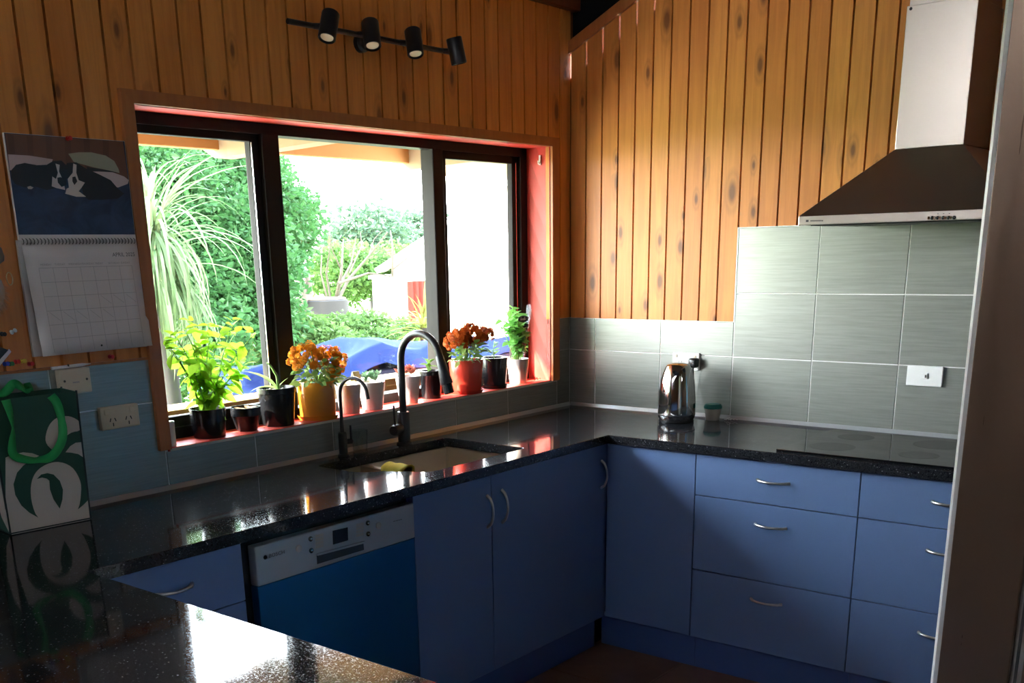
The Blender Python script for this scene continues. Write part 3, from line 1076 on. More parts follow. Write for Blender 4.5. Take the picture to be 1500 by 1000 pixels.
# ================================================================== KETTLE AND SMALL THINGS
kx, ky = -.185, -.670
t = thing('electric_kettle', (kx, ky, TOPZ), 'polished steel electric kettle on the worktop in the corner', 'kettle')
build('power_base', MB().lathe([(.070, .0), (.072, .003), (.072, .010), (.066, .012)], (kx, ky, TOPZ), 36), 'black_plastic', t, smooth=40)
build('body', MB().lathe([(.0, .0125), (.070, .0125), (.0755, .022), (.0775, .045), (.077, .08), (.074, .12), (.068, .17), (.060, .205), (.054, .222), (.050, .2285)], (kx, ky, TOPZ), 48), 'kettle_steel', t, smooth=50)
build('lid', MB().lathe([(.0505, .228), (.046, .236), (.025, .241), (0, .242)], (kx, ky, TOPZ), 36), 'kettle_steel', t, smooth=60)
build('seam_ring', MB().lathe([(.0768, .030), (.0778, .032), (.0772, .034)], (kx, ky, TOPZ), 36), 'recess', t, smooth=60)
hd = Vector((.93, .30, 0)).normalized()
hpath = []
for i in range(13):
    w = -PI / 2 + PI * i / 12
    hpath.append(Vector((kx, ky, TOPZ + .125)) + hd * (.055 + .055 * math.cos(w)) + Vector((0, 0, .085 * math.sin(w))))
build('handle', MB().tube(hpath, .010, 10), 'black_plastic', t, smooth=60)
sd = -hd
build('spout', MB().add([Vector((kx, ky, TOPZ)) + sd * .055 + Vector((0, .02, .205)), Vector((kx, ky, TOPZ)) + sd * .055 + Vector((0, -.02, .205)),
                         Vector((kx, ky, TOPZ)) + sd * .052 + Vector((0, 0, .17)), Vector((kx, ky, TOPZ)) + sd * .075 + Vector((0, 0, .218)),
                         Vector((kx, ky, TOPZ)) + sd * .04 + Vector((0, 0, .22))],
                        [(0, 3, 2), (3, 1, 2), (0, 4, 3), (3, 4, 1), (0, 2, 1, 4)]), 'kettle_steel', t)
c0 = Vector((kx + .05, ky - .045, TOPZ + .008))
build('power_cord', MB().tube([c0, (kx + .10, ky - .02, TOPZ + .006), (-.03, -.64, TOPZ + .03), (-.022, -.655, 1.02), (-.034, -.658, 1.108)], .0035, 8), 'black_plastic', t, smooth=60)
build('plug', MB().bev((-.050, -.676, 1.106), (-.0125, -.640, 1.146), .008, 3), 'black_plastic', t, smooth=60)

t = thing('spice_pot', (-.062, -.772, TOPZ), 'small clear tub with a teal lid beside the kettle', 'container')
build('tub', MB().lathe([(.0, 0), (.027, 0), (.034, .048), (.0325, .048), (.026, .003), (0, .003)], (-.062, -.772, TOPZ), 28), 'clear_plastic', t, smooth=50)
build('contents', MB().lathe([(0, .0035), (.0255, .0035), (.0285, .02), (0, .023)], (-.062, -.772, TOPZ), 24), 'spice', t, smooth=50)
build('lid', MB().lathe([(.035, .047), (.0375, .049), (.0375, .057), (.031, .066), (0, .069)], (-.062, -.772, TOPZ), 32), 'teal_lid', t, smooth=40)
b = MB()
for i in range(5):
    a0 = Vector((-.055 + .012 * math.sin(i * 2.1), -.822 - .006 * i, TOPZ + .004))
    b.tube([a0, a0 + Vector((.006 * math.cos(i * 1.7), -.014, .006 + .003 * math.sin(i))), a0 + Vector((-.010, -.02 - .004 * i, .0035))], .0013, 5)
build('wire_ties', b, 'outlet_white', label='tangle of thin white wire ties beside the teal-lidded tub', cat='wire ties', kind='stuff')


def outlet_x(name, y0, y1, z0, z1, label, kind):
    t = thing(name, (0, (y0 + y1) / 2, z0), label, 'outlet')
    build('faceplate', MB().bev((-.0125, y0, z0), (-.001, y1, z1), .003, 2), 'outlet_white', t)
    cy, cz_ = (y0 + y1) / 2, (z0 + z1) / 2
    if kind == 'double':
        for s in (-1, 1):
            build('switch', MB().bev((-.016, cy + s * .045 - .006, z1 - .02), (-.012, cy + s * .045 + .006, z1 - .008), .001, 1), 'outlet_beige', t)
        for yy, zz in ((cy + .030, cz_ - .002), (cy + .018, cz_ - .002), (cy + .024, cz_ - .016)):
            build('slot', MB().box((-.0131, yy - .0012, zz - .004), (-.0125, yy + .0012, zz + .004)), 'slot', t)
    else:
        k = build('isolator_switch', MB().bev((-.017, cy - .012, cz_ - .010), (-.012, cy + .012, cz_ + .010), .002, 2), 'outlet_white', t)
        build('indicator', MB().box((-.0172, cy - .010, cz_ - .005), (-.0168, cy - .003, cz_ + .005)), 'slot', k)
    return t


outlet_x('power_outlet', -.672, -.545, 1.092, 1.164, 'white double power outlet with a black plug behind the kettle', 'double')
outlet_x('cooker_switch', -1.66, -1.531, 1.083, 1.157, 'white cooker isolator switch on the tiles near the fridge', 'single')

t = thing('power_outlet', (-2.333, 0, 1.113), 'beige double power outlet on tiles left of the window', 'outlet')
build('faceplate', MB().bev((-2.397, -.018, 1.115), (-2.271, -.001, 1.182), .003, 2), 'outlet_beige', t)
for s in (-1, 1):
    build('switch', MB().bev((-2.334 + s * .042 - .010, -.022, 1.158), (-2.334 + s * .042 + .010, -.017, 1.176), .003, 2), 'outlet_beige', t)
    cx_ = -2.334 + s * .026
    for dx_, dz_, tilt in ((-.008, .006, .35), (.008, .006, -.35), (0, -.008, 0)):
        build('slot', MB().prism([(cx_ + dx_ - .0015 - tilt * .005, 1.137 + dz_ - .005), (cx_ + dx_ + .0015 - tilt * .005, 1.137 + dz_ - .005),
                                  (cx_ + dx_ + .0015 + tilt * .005, 1.137 + dz_ + .005), (cx_ + dx_ - .0015 + tilt * .005, 1.137 + dz_ + .005)], 'y', -.0187, -.017), 'slot', t)
t = thing('blank_socket', (-2.463, 0, 1.231), 'beige square phone socket plate under the calendar', 'outlet')
build('faceplate', MB().bev((-2.511, -.026, 1.232), (-2.417, -.001, 1.302), .003, 2), 'outlet_beige', t)
for dx_ in (-.034, .034):
    build('screw', MB().lathe([(.0035, 0), (.0035, .001), (.002, .0012)], (-2.464 + dx_, -.0258, 1.270), 10, axis=(0, -1, 0)), 'slot', t)
build('port', MB().box((-2.474, -.0268, 1.262), (-2.454, -.0255, 1.266)), 'print_line', t)
t = thing('pen', (-2.465, -.02, 1.304), 'slim white pen resting on top of the phone socket', 'pen')
build('barrel', MB().tube([(-2.525, -.014, 1.3075), (-2.43, -.014, 1.3095)], .0045, 10), 'outlet_white', t, smooth=60)
build('nib', MB().tube([(-2.43, -.014, 1.3095), (-2.405, -.014, 1.310)], [.0042, .001], 10), 'outlet_white', t, smooth=60)
build('clip', MB().box((-2.478, -.021, 1.309), (-2.475, -.016, 1.315)), 'slot', t)

# ================================================================== TRACK LIGHT
t = thing('spotlight_rail', (-1.25, -.06, 2.28), 'black wall rail with four swivelling cylinder spotlights above the window', 'spotlight')
RZ = 2.287
build('rail', MB().tube([(-1.64, -.085, RZ), (-.885, -.085, RZ)], .0085, 10), 'matt_black', t, smooth=60)
build('wall_mount', MB().lathe([(.030, 0), (.030, .018), (.020, .022), (.014, .085)], (-1.25, 0, RZ - .005), 24, axis=(0, -1, 0)), 'matt_black', t, smooth=40)
for (top, bot) in (((472, 15), (484, 56)), ((539, 28), (546, 71)), ((603, 42), (608, 84)), ((660, 60), (671, 97))):
    pass
for (xx_, ax_) in ((-1.505, (-.45, -.15, -1)), (-1.318, (-.25, -.35, -1)), (-1.112, (-.20, -.32, -1)), (-.890, (.22, -.08, -1))):
    ax_ = Vector(ax_).normalized()
    ctr = Vector((xx_, -.125, RZ))
    p0 = ctr - ax_ * .042
    h = build('spot_head', MB().lathe([(.0, 0), (.026, 0), (.0285, .003), (.0285, .086), (.0265, .088), (.0265, .080), (0, .080)], p0, 28, axis=ax_), 'matt_black', t, smooth=40)
    build('lens', MB().lathe([(.0205, .0812), (.0205, .083), (.012, .0845), (0, .0845)], p0, 22, axis=ax_), 'lamp_lens', h, smooth=40)
    build('joint', MB().tube([(xx_ - .03, -.085, RZ), (xx_ - .012, -.095, RZ), (xx_, -.112, RZ)], [.009, .0095, .009], 10), 'matt_black', t, smooth=60)

# ================================================================== CALENDAR AND PINBOARD BITS
CX0, CX1 = -2.563, -2.211
t = thing('wall_calendar', (-2.387, 0, 1.345), 'open wall calendar with a photo of two black and white dogs', 'calendar')
build('page_stack', MB().box((CX0 - .006, -.012, 1.343), (CX1 - .004, -.002, 1.648)), 'paper_edge', t)
build('upper_sheet', MB().box((CX0, -.011, 1.648), (CX1, -.003, 1.914)), 'paper_edge', t)
# lower page leans out at the bottom and twists
def page(u, v):
    """u 0..1 left to right, v 0..1 bottom to top of the lower page"""
    lean = (1 - v)
    return Vector((CX0 + .004 + (CX1 - CX0 - .004) * u + .012 * lean * (1 - u) * .6 + .012 * lean * u, -.013 - lean * (.004 + .012 * (1 - u)), 1.345 + .296 * v - .002 * (1 - u) * lean))
b = MB()
N = 8
for i in range(N + 1):
    for j in range(N + 1):
        b.v.append(tuple(page(i / N, j / N)))
for i in range(N):
    for j in range(N):
        b.f.append((i * (N + 1) + j, (i + 1) * (N + 1) + j, (i + 1) * (N + 1) + j + 1, i * (N + 1) + j + 1))
        b.m.append(0)
lo = build('lower_page', b, 'paper', t, smooth=80)
sm = lo.modifiers.new('thickness', 'SOLIDIFY')
sm.thickness, sm.offset = .0012, -1
def on_page(u, v, off=.0009):
    p = page(u, v)
    return p + Vector((0, -off, 0))
b = MB()
def pline(u0, v0, u1, v1, w, n=6):
    for i in range(n):
        a_, c_ = i / n, (i + 1) / n
        pa = on_page(u0 + (u1 - u0) * a_, v0 + (v1 - v0) * a_)
        pb = on_page(u0 + (u1 - u0) * c_, v0 + (v1 - v0) * c_)
        d_ = (pb - pa)
        nrm = Vector((-d_.z, 0, d_.x)).normalized() * w
        b.add([pa - nrm, pb - nrm, pb + nrm, pa + nrm], [(0, 1, 2, 3)])
gu = [.10 + i * (.82 / 7) for i in range(8)]
gv = [.02 + i * (.76 / 6) for i in range(7)]
for u in gu:
    pline(u, gv[0], u, gv[-1], .00045)
for v_ in gv[1:]:
    pline(gu[0], v_, gu[-1], v_, .00045)
for c_ in (4, 5, 6):
    pline(gu[c_] + .02, gv[4] - .012, gu[c_ + 1] - .012, gv[3] + .035, .0004, 2)
for c_ in (0, 1, 2, 3, 4):
    pline(gu[c_] + .02, gv[3] - .012, gu[c_ + 1] - .012, gv[2] + .03, .0004, 2)
build('grid_print', b, 'print_line', lo)
build('month_lettering', text_mb('APRIL 2025', .0215, lambda u, v: tuple(on_page(.755 + u / .352 * .72, .868 + v / .296 * .72))), 'print_dark', lo)
for i, w_ in enumerate(('MONDAY', 'TUESDAY', 'WEDNESDAY', 'THURSDAY', 'FRIDAY', 'SATURDAY', 'SUNDAY')):
    build('day_lettering', text_mb(w_, .0075, lambda u, v, i=i: tuple(on_page(gu[i] + .018 + u / .352, .80 + v / .296))), 'print_line', lo)
b = MB().lathe([(.003, 0), (0, .0005)], on_page(.52, .05), 10, axis=(0, -1, 0))
build('hanging_hole', b, 'slot', lo)
sp_b = MB()
for i in range(34):
    xx_ = CX0 + .008 + i * (CX1 - CX0 - .016) / 33
    sp_b.tube([(xx_, -.011, 1.652), (xx_, -.0185, 1.648), (xx_, -.0185, 1.641), (xx_, -.013, 1.637)], .0011, 5)
build('spiral_binding', sp_b, 'slot', t, kind='stuff')
build('white_margin', MB().box((CX0, -.0118, 1.634), (CX1, -.0105, 1.662)), 'paper', t)
# the printed picture, laid on the upper sheet in flat patches
def pic(cx_, cy_):
    p = at(cx_ / 5.557, 190 + cy_ / 5.557, 'y', -.0115)
    return p.x, p.z
ph = build('photo_print', MB().box((CX0 + .001, -.0113, 1.662), (CX1 - .001, -.0110, 1.913)), 'photo_navy', t)
layer = [0]
def patch(name, pts, material):
    layer[0] += 1
    y_ = -.0113 - .00006 * layer[0]
    q = [pic(*p) for p in pts]
    q = [(min(max(p[0], CX0 + .001), CX1 - .001), min(p[1], 1.9125)) for p in q]
    build(name, MB().add([(p[0], y_, p[1]) for p in q], [tuple(range(len(q)))]), material, ph)
patch('wall_print', [(40, 30), (1000, 90), (1045, 420), (700, 400), (60, 250)], 'photo_wood')
for i in range(6):
    patch('panel_print', [(60 + i * 155, 35 + i * 10), (110 + i * 155, 38 + i * 10), (135 + i * 150, 330 + i * 10), (90 + i * 150, 330 + i * 10)], 'photo_wood_b')
patch('sheet_print', [(65, 200), (240, 210), (430, 240), (400, 330), (80, 330)], 'photo_sheet')
patch('sheet_print', [(740, 340), (900, 340), (1010, 380), (1050, 410), (1040, 440), (960, 470), (800, 420)], 'photo_sheet')
patch('pillow_print', [(555, 195), (640, 183), (740, 183), (860, 210), (930, 255), (965, 320), (972, 352), (880, 330), (760, 305), (600, 262)], 'photo_pillow')
patch('pillow_print', [(700, 300), (880, 330), (970, 352), (900, 345), (720, 335)], 'photo_black')
patch('dog_print', [(90, 330), (130, 285), (200, 270), (300, 288), (380, 285), (430, 255), (500, 250), (540, 290), (545, 370), (520, 450), (430, 480), (380, 490), (280, 460), (200, 470), (120, 440), (95, 400)], 'photo_black')
patch('dog_print', [(545, 270), (620, 265), (690, 310), (800, 360), (900, 410), (960, 480), (1010, 520), (960, 560), (830, 570), (720, 570), (680, 540), (660, 440), (540, 400), (530, 310)], 'photo_black')
patch('muzzle_print', [(450, 275), (485, 285), (480, 340), (500, 385), (520, 440), (530, 490), (460, 475), (420, 460), (425, 380), (455, 400), (470, 350)], 'photo_fur')
patch('muzzle_print', [(595, 275), (622, 285), (620, 350), (640, 410), (690, 430), (660, 475), (640, 500), (700, 545), (620, 545), (530, 520), (540, 480), (560, 470), (550, 400), (590, 350)], 'photo_fur')
patch('nose_print', [(465, 390), (490, 385), (540, 405), (540, 450), (500, 465), (470, 430)], 'photo_black')
patch('nose_print', [(588, 385), (612, 380), (628, 420), (605, 450), (588, 420)], 'photo_black')
patch('paw_print', [(220, 465), (245, 457), (272, 470), (255, 484), (228, 482)], 'photo_fur')


def pin(x, z, col, label, tilt=(0, -1, 0), y=-.0005):
    t = thing('push_pin', (x, y, z - .006), label, 'push pin', 'push pins on the panelling')
    a_ = Vector(tilt).normalized()
    build('head', MB().lathe([(.0062, .002), (.0062, .004), (.0035, .006), (.0032, .013), (.0058, .0155), (.0058, .018), (.004, .019)], (x, y, z), 16, axis=a_), 'pin_' + col, t, smooth=40)
    build('needle', MB().tube([Vector((x, y, z)) - a_ * .004, Vector((x, y, z)) + a_ * .003], .0007, 6), 'chrome', t)


p = at(98, 203, 'y', -.012); pin(p.x, p.z, 'red', 'red push pin holding the top of the calendar', y=-.0125)
p = at(160, 522, 'y', 0); pin(p.x, p.z, 'red', 'red push pin under the right part of the calendar')
p = at(2, 489, 'y', 0); pin(p.x, p.z, 'black', 'black push pin at the left edge of the photo')
p = at(16, 487, 'y', 0); pin(p.x, p.z, 'white', 'white push pin above the black and white card', (.3, -1, .4))
for px_, py_, col_, lab in ((6, 533, 'blue', 'blue push pin at the left end of the low row'), (13, 533, 'green', 'green push pin in the low row beside the blue one'),
                            (22, 530, 'red', 'red push pin between the green and yellow ones'), (31, 529, 'yellow', 'yellow push pin in the low row'),
                            (42, 533, 'red', 'red push pin just right of the yellow one')):
    p = at(px_, py_, 'y', 0)
    pin(p.x, p.z, col_, lab, (.1, -1, .1))
# card
t = thing('leaning_card', (-2.65, -.003, 1.33), 'black and white card pinned at the left edge below the fur charm', 'card')
def cardp(px_, py_):
    p = at(px_, py_, 'y', -.002)
    return p.x, p.z
q = [cardp(-40, 490), (cardp(0, 508)), cardp(16, 514), cardp(0, 534), cardp(-40, 560)]
build('card_sheet', MB().prism(q[::-1], 'y', -.004, -.001), 'photo_black', t)
q = [cardp(13, 511), cardp(16, 515), cardp(-2, 537), cardp(-5, 531)]
build('card_border', MB().prism(q[::-1], 'y', -.0046, -.001), 'paper', t)
# fur charm
t = thing('fur_charm', (-2.67, -.03, 1.44), 'fluffy cream fur charm with a metal ring hanging at the left edge', 'charm')
p = at(-12, 425, 'y', -.03)
fc = p
b = MB()
rnd = random.Random(3)
for i in range(900):
    d_ = Vector((rnd.gauss(0, 1), rnd.gauss(0, 1), rnd.gauss(0, 1))).normalized()
    a0 = fc + Vector((d_.x * .028, d_.y * .018, d_.z * .04))
    a1 = a0 + Vector((d_.x * .022, d_.y * .015 - .003, d_.z * .018 - .012))
    sd_ = d_.cross(Vector((0, 0, 1))).normalized() * .0012
    b.add([a0 - sd_, a0 + sd_, a1], [(0, 1, 2)])
fb = build('fur_ball', MB().lathe([(0, -.044), (.018, -.04), (.028, -.022), (.031, 0), (.027, .024), (.015, .038), (0, .043)], fc, 18), 'fur', t, smooth=60)
build('fur_strands', b, 'fur', fb, kind='stuff')
p = at(14, 408, 'y', -.035)
ring = [p + Vector((.008 * math.cos(w), 0, .016 * math.sin(w))) for w in [2 * PI * i / 16 for i in range(17)]]
build('ring', MB().tube(ring, .0016, 6, cap=False), 'brass', t, smooth=60)
p = at(-2, 375, 'y', -.03)
build('grey_tuft', MB().lathe([(0, -.02), (.012, -.012), (.014, 0), (.010, .02), (0, .03)], p, 12), 'fur_grey', t, smooth=60)
build('cord', MB().tube([p + Vector((0, 0, .02)), p + Vector((-.006, .02, .10)), p + Vector((-.01, .027, .14))], .0015, 6), 'slot', t)
build('nail', MB().lathe([(.003, 0), (.003, .002), (.001, .003), (.001, .006)], p + Vector((-.01, .030, .14)), 8, axis=(0, 1, 0)), 'chrome', t)

# ================================================================== SHOPPING BAG
t = thing('shopping_bag', (-2.66, -.08, TOPZ), 'dark green reusable shopping bag with a white swirling logo on the worktop', 'bag')
B0, B1 = Vector((-2.765, -.128, TOPZ + .001)), Vector((-2.545, -.150, TOPZ + .001))     # front bottom edge
BD = Vector((.012, .118, 0))                                                          # depth of the gusset
BH = .352
ux = (B1 - B0)
b = MB()
top = [B0 + Vector((.004, .012, BH)), B1 + Vector((.014, .010, BH)), B1 + BD * .9 + Vector((.008, -.012, BH + .004)), B0 + BD * .9 + Vector((.002, -.012, BH + .004))]
bot = [B0, B1, B1 + BD, B0 + BD]
ins_t = [p + ((sum(top, Vector()) / 4) - p) * .03 for p in top]
ins_b = [p + ((sum(bot, Vector()) / 4) - p) * .03 + Vector((0, 0, .004)) for p in bot]
vs = bot + top + ins_t + ins_b
fs = [(3, 2, 1, 0)] + [(i, (i + 1) % 4, (i + 1) % 4 + 4, i + 4) for i in range(4)] + [(i + 4, (i + 1) % 4 + 4, (i + 1) % 4 + 8, i + 8) for i in range(4)]
fs += [((i + 1) % 4 + 12, i + 12, i + 8, (i + 1) % 4 + 8) for i in range(4)] + [(12, 13, 14, 15)]
sh = build('shell', b.add(vs, fs), 'bag_green', t)
e = MB()
for i in range(4):
    e.tube([bot[i] + Vector((0, 0, .001)), bot[i].lerp(top[i], .5), top[i] + Vector((0, 0, .003))], .0028, 6)
for i in range(4):
    e.tube([bot[i] + Vector((0, 0, .002)), bot[(i + 1) % 4] + Vector((0, 0, .002))], .0022, 6)
build('piping', e, 'bag_edge', sh, smooth=60)
# printed swirls: photographed outline points placed on the bag's front face
nfront = (B1 - B0).cross(Vector((top[0] - B0))).normalized()
nfront = nfront if nfront.y < 0 else -nfront
nleft = (bot[3] - B0).cross(top[0] - B0).normalized()
nleft = nleft if nleft.x < 0 else -nleft


def on_plane(px_, py_, n_, p0_, off):
    d = CF + CR * ((px_ - PX) / FPX) - CU * ((py_ - PY) / FPX)
    tt = (p0_ - CP).dot(n_) / d.dot(n_)
    return CP + d * tt + n_ * off


def bag_print(name, pts, material, off):
    q = [on_plane(x_ / 3.8467, 540 + y_ / 3.8467, nfront, B0, off) for x_, y_ in pts]
    build(name, MB().add(q, [tuple(range(len(q)))]), material, sh)


def smooth_pts(pts, n=5):
    out = []
    L = len(pts)
    for i in range(L):
        p0, p1, p2, p3 = (Vector(pts[(i + k) % L]) for k in (-1, 0, 1, 2))
        for j in range(n):
            t_ = j / n
            out.append(tuple(.5 * ((2 * p1) + (p2 - p0) * t_ + (2 * p0 - 5 * p1 + 4 * p2 - p3) * t_ ** 2 + (3 * p1 - p0 - 3 * p2 + p3) * t_ ** 3)))
    return out


bag_print('logo_print', smooth_pts([(350, 268), (400, 270), (448, 300), (449, 345), (400, 360), (352, 400), (330, 470), (280, 445), (255, 400), (270, 330), (305, 285)], 3), 'bag_white', .0012)
bag_print('logo_print', [(368, 470), (395, 435), (425, 416), (466, 412), (478, 505), (440, 480), (400, 472)], 'bag_white', .0012)
# big white lower field with its sweeping left lobe
bag_print('logo_print', [(30, 500), (75, 480), (130, 470), (180, 475), (220, 490), (180, 510), (130, 545), (95, 585), (75, 650), (85, 710), (120, 770), (165, 810), (215, 838),
                         (250, 838), (335, 790), (375, 800), (440, 790), (470, 765), (500, 735), (506, 850), (300, 893), (66, 935), (30, 880)], 'bag_white', .0012)
bag_print('logo_print', smooth_pts([(215, 838), (180, 760), (172, 670), (190, 600), (230, 555), (290, 528), (350, 528), (410, 560), (450, 630), (455, 700), (438, 790), (380, 830), (290, 850)], 3), 'bag_white', .0016)
bag_print('logo_print', [(335, 787), (300, 735), (280, 680), (276, 630), (262, 618), (235, 612), (206, 620), (230, 595), (265, 587), (300, 595), (335, 630), (353, 680), (350, 735)], 'bag_green', .0021)
q = []
for x_, y_ in ((30, 500), (0, 525), (-60, 600), (-80, 700), (-60, 800), (0, 865), (66, 935)):
    q.append(on_plane(x_ / 3.8467, 540 + y_ / 3.8467, nleft, B0, .0012))
q = [p for p in q]
bl = [B0 + nleft * .0012, B0 + (bot[3] - B0) * .35 + Vector((0, 0, .04)) + nleft * .0012, B0 + (bot[3] - B0) * .6 + Vector((0, 0, .13)) + nleft * .0012,
      B0 + (bot[3] - B0) * .4 + Vector((0, 0, .19)) + nleft * .0012, B0.lerp(top[0], .62) + nleft * .0012]
build('logo_print', MB().add(bl, [tuple(range(len(bl)))]), 'bag_white', sh)


def strap(pts, w0):
    """flat webbing that follows the points (pixel positions on the bag's front plane)"""
    P3 = [on_plane(x_ / 3.8467, 540 + y_ / 3.8467, nfront, B0, o_) for x_, y_, o_ in pts]
    # refine
    Q = []
    for i in range(len(P3) - 1):
        p0, p1, p2, p3 = P3[max(i - 1, 0)], P3[i], P3[i + 1], P3[min(i + 2, len(P3) - 1)]
        for j in range(5):
            t_ = j / 5
            Q.append(.5 * ((2 * p1) + (p2 - p0) * t_ + (2 * p0 - 5 * p1 + 4 * p2 - p3) * t_ ** 2 + (3 * p1 - p0 - 3 * p2 + p3) * t_ ** 3))
    Q.append(P3[-1])
    b = MB()
    for i, p in enumerate(Q):
        tg = (Q[min(i + 1, len(Q) - 1)] - Q[max(i - 1, 0)]).normalized()
        side = tg.cross(nfront).normalized()
        tw = .35 + .65 * abs(math.cos(i * .16))
        s_ = (side * tw + nfront * math.sqrt(max(0, 1 - tw * tw)) * .7).normalized() * w0
        b.v += [tuple(p - s_), tuple(p + s_)]
    for i in range(len(Q) - 1):
        b.f.append((2 * i, 2 * i + 1, 2 * i + 3, 2 * i + 2))
        b.m.append(0)
    o = build('strap', b, 'bag_strap', t, smooth=80)
    s = o.modifiers.new('thickness', 'SOLIDIFY')
    s.thickness = .0018
    return o


strap([(30, 175, .003), (45, 240, .012), (62, 330, .016), (55, 410, .018), (60, 480, .020), (120, 505, .022), (200, 508, .022), (270, 490, .022), (320, 430, .020), (340, 360, .016),
       (330, 270, .014), (310, 190, .010), (285, 150, .003)], .0115)
strap([(-60, 150, -.10), (0, 128, -.085), (60, 150, -.08), (100, 130, -.075), (135, 90, -.07), (180, 105, -.075), (215, 130, -.08), (232, 100, -.085), (245, 150, -.09)], .0115)

# ================================================================== POT PLANTS
SZ = OPZ0


def template_leaf(material, n=4, width=.45, fold=.12, curl=.18, tip=1.0):
    """unit leaf along +Y, base at origin"""
    b = MB()
    for i in range(n + 1):
        u = i / n
        w = width * math.sin(PI * min(1, (u * .94 + .03)) ** .8) * .5 * (tip if i == n else 1)
        z = -curl * u * u
        b.v += [(-w, u, z + fold * w * 2), (0, u, z), (w, u, z + fold * w * 2)]
    for i in range(n):
        a = i * 3
        b.f += [(a, a + 1, a + 4, a + 3), (a + 1, a + 2, a + 5, a + 4)]
        b.m += [0, 0]
    return mesh_only('leaf', b, material, 80)


def orient(pos, dirv, size, roll=0., up=Vector((0, 0, 1))):
    y = Vector(dirv).normalized()
    x = y.cross(up)
    if x.length < .05:
        x = y.cross(Vector((1, 0, 0)))
    x.normalize()
    z = x.cross(y)
    m = Matrix((x, y, z)).transposed().to_4x4()
    return Matrix.Translation(pos) @ m @ Matrix.Rotation(roll, 4, 'Y') @ Matrix.Scale(size, 4)


def template_flower(material, rows=((.52, 9, .02), (.42, 8, .20), (.26, 6, .36))):
    b = MB()
    for ri, (R_, n, z0) in enumerate(rows):
        for k in range(n):
            w = 2 * PI * (k + .5 * (ri % 2)) / n
            d = Vector((math.cos(w), math.sin(w), 0))
            s_ = Vector((-d.y, d.x, 0))
            pw = R_ * PI / n * 1.15
            b.add([d * .05 + Vector((0, 0, z0 - .05)), d * R_ * .7 - s_ * pw + Vector((0, 0, z0 + .04)), d * R_ + Vector((0, 0, z0 - .06)), d * R_ * .7 + s_ * pw + Vector((0, 0, z0 + .04))], [(0, 1, 2, 3)])
    return mesh_only('flower', b, material)


L_BASIL = template_leaf('basil_leaf', 4, .62, .10, .22)
L_BASILB = template_leaf('basil_leaf_b', 4, .55, .10, .25)
L_MUM = template_leaf('mum_leaf', 4, .5, .12, .2)
L_SUC = template_leaf('succulent_leaf', 3, .55, .2, -.25)
L_RED = template_leaf('red_succulent', 3, .5, .2, -.2)
L_STRAP = template_leaf('strap_leaf', 6, .17, .25, .45)
L_DRY = template_leaf('dry_leaf', 3, .5, .3, .5)
F_ORG = template_flower('mum_orange')
F_RST = template_flower('mum_rust')


def pot(t, x, y, rt, rb, h, material, saucer=False, soil='soil', lip=.0, fill=.012):
    z = SZ + .0005
    if saucer:
        build('saucer', MB().lathe([(0, 0), (rb * 1.08, 0), (rb * 1.2, .014), (rb * 1.14, .014), (rb * 1.05, .005), (0, .005)], (x, y, z), 36), material, t, smooth=40)
        z += .006
    pr = [(0, 0), (rb, 0), (rb * 1.02, .003)]
    if lip:
        pr += [(rt * .96, h - lip), (rt, h - lip + .002), (rt, h)]
    else:
        pr += [(rt, h - .002), (rt * .99, h)]
    pr += [(rt * .93, h), (rt * .90, h - fill)]
    build('pot', MB().lathe(pr, (x, y, z), 36), material, t, smooth=40)
    build('soil', MB().lathe([(rt * .915, h - fill - .004), (rt * .7, h - fill + .001), (0, h - fill + .003)], (x, y, z), 24), soil, t, smooth=60)
    return z + h - fill


def pxy(px_, py_, y):
    p = at(px_, py_, 'y', y)
    return p.x


# 1 basil
rnd = random.Random(11)
x, y = pxy(308, 634, .055), .058
t = thing('potted_basil', (x, y, SZ), 'tall bright green basil in a black pot at the left end of the sill', 'potted plant')
zt = pot(t, x, y, .059, .050, .094, 'black_pot')
stems = []
for i in range(17):
    a = rnd.uniform(0, 2 * PI)
    sx = -.17 + .34 * i / 16 + rnd.uniform(-.015, .015)
    topz = 1.42 - abs(sx + .0) * .35 - rnd.uniform(0, .16) * (1 if i % 3 else .1)
    topp = Vector((max(x + sx, OPX0 + .05), min(y + rnd.uniform(-.07, .03), .085), topz))
    basep = Vector((x + .022 * math.cos(a), y + .022 * math.sin(a), zt - .003))
    mid = basep.lerp(topp, .5) + Vector((-sx * .18, 0, .03))
    path = []
    for j in range(7):
        s_ = j / 6
        path.append(basep * (1 - s_) ** 2 + mid * 2 * s_ * (1 - s_) + topp * s_ ** 2)
    build('stem', MB().tube(path, [.003 - .0016 * j / 6 for j in range(7)], 6), 'stem_green', t, smooth=60)
    stems.append(path)
for path in stems:
    for j in range(1, 7):
        for k in range(2 if j < 6 else 4):
            a = rnd.uniform(0, 2 * PI)
            dv = Vector((math.cos(a), math.sin(a) * .5 - .15, rnd.uniform(-.75, .35) if j < 6 else rnd.uniform(.0, .7)))
            pos = path[j] + Vector((0, 0, rnd.uniform(-.014, .014)))
            s_ = rnd.uniform(.042, .066) * (1 if j < 6 else .7)
            tip = pos + dv.normalized() * s_
            if tip.y > FY - .012:
                dv.y = -abs(dv.y)
            if pos.x < OPX0 + .07:
                dv.x = abs(dv.x)
            inst('leaf', L_BASIL, t, orient(pos, dv, s_, rnd.uniform(-.9, .9)))

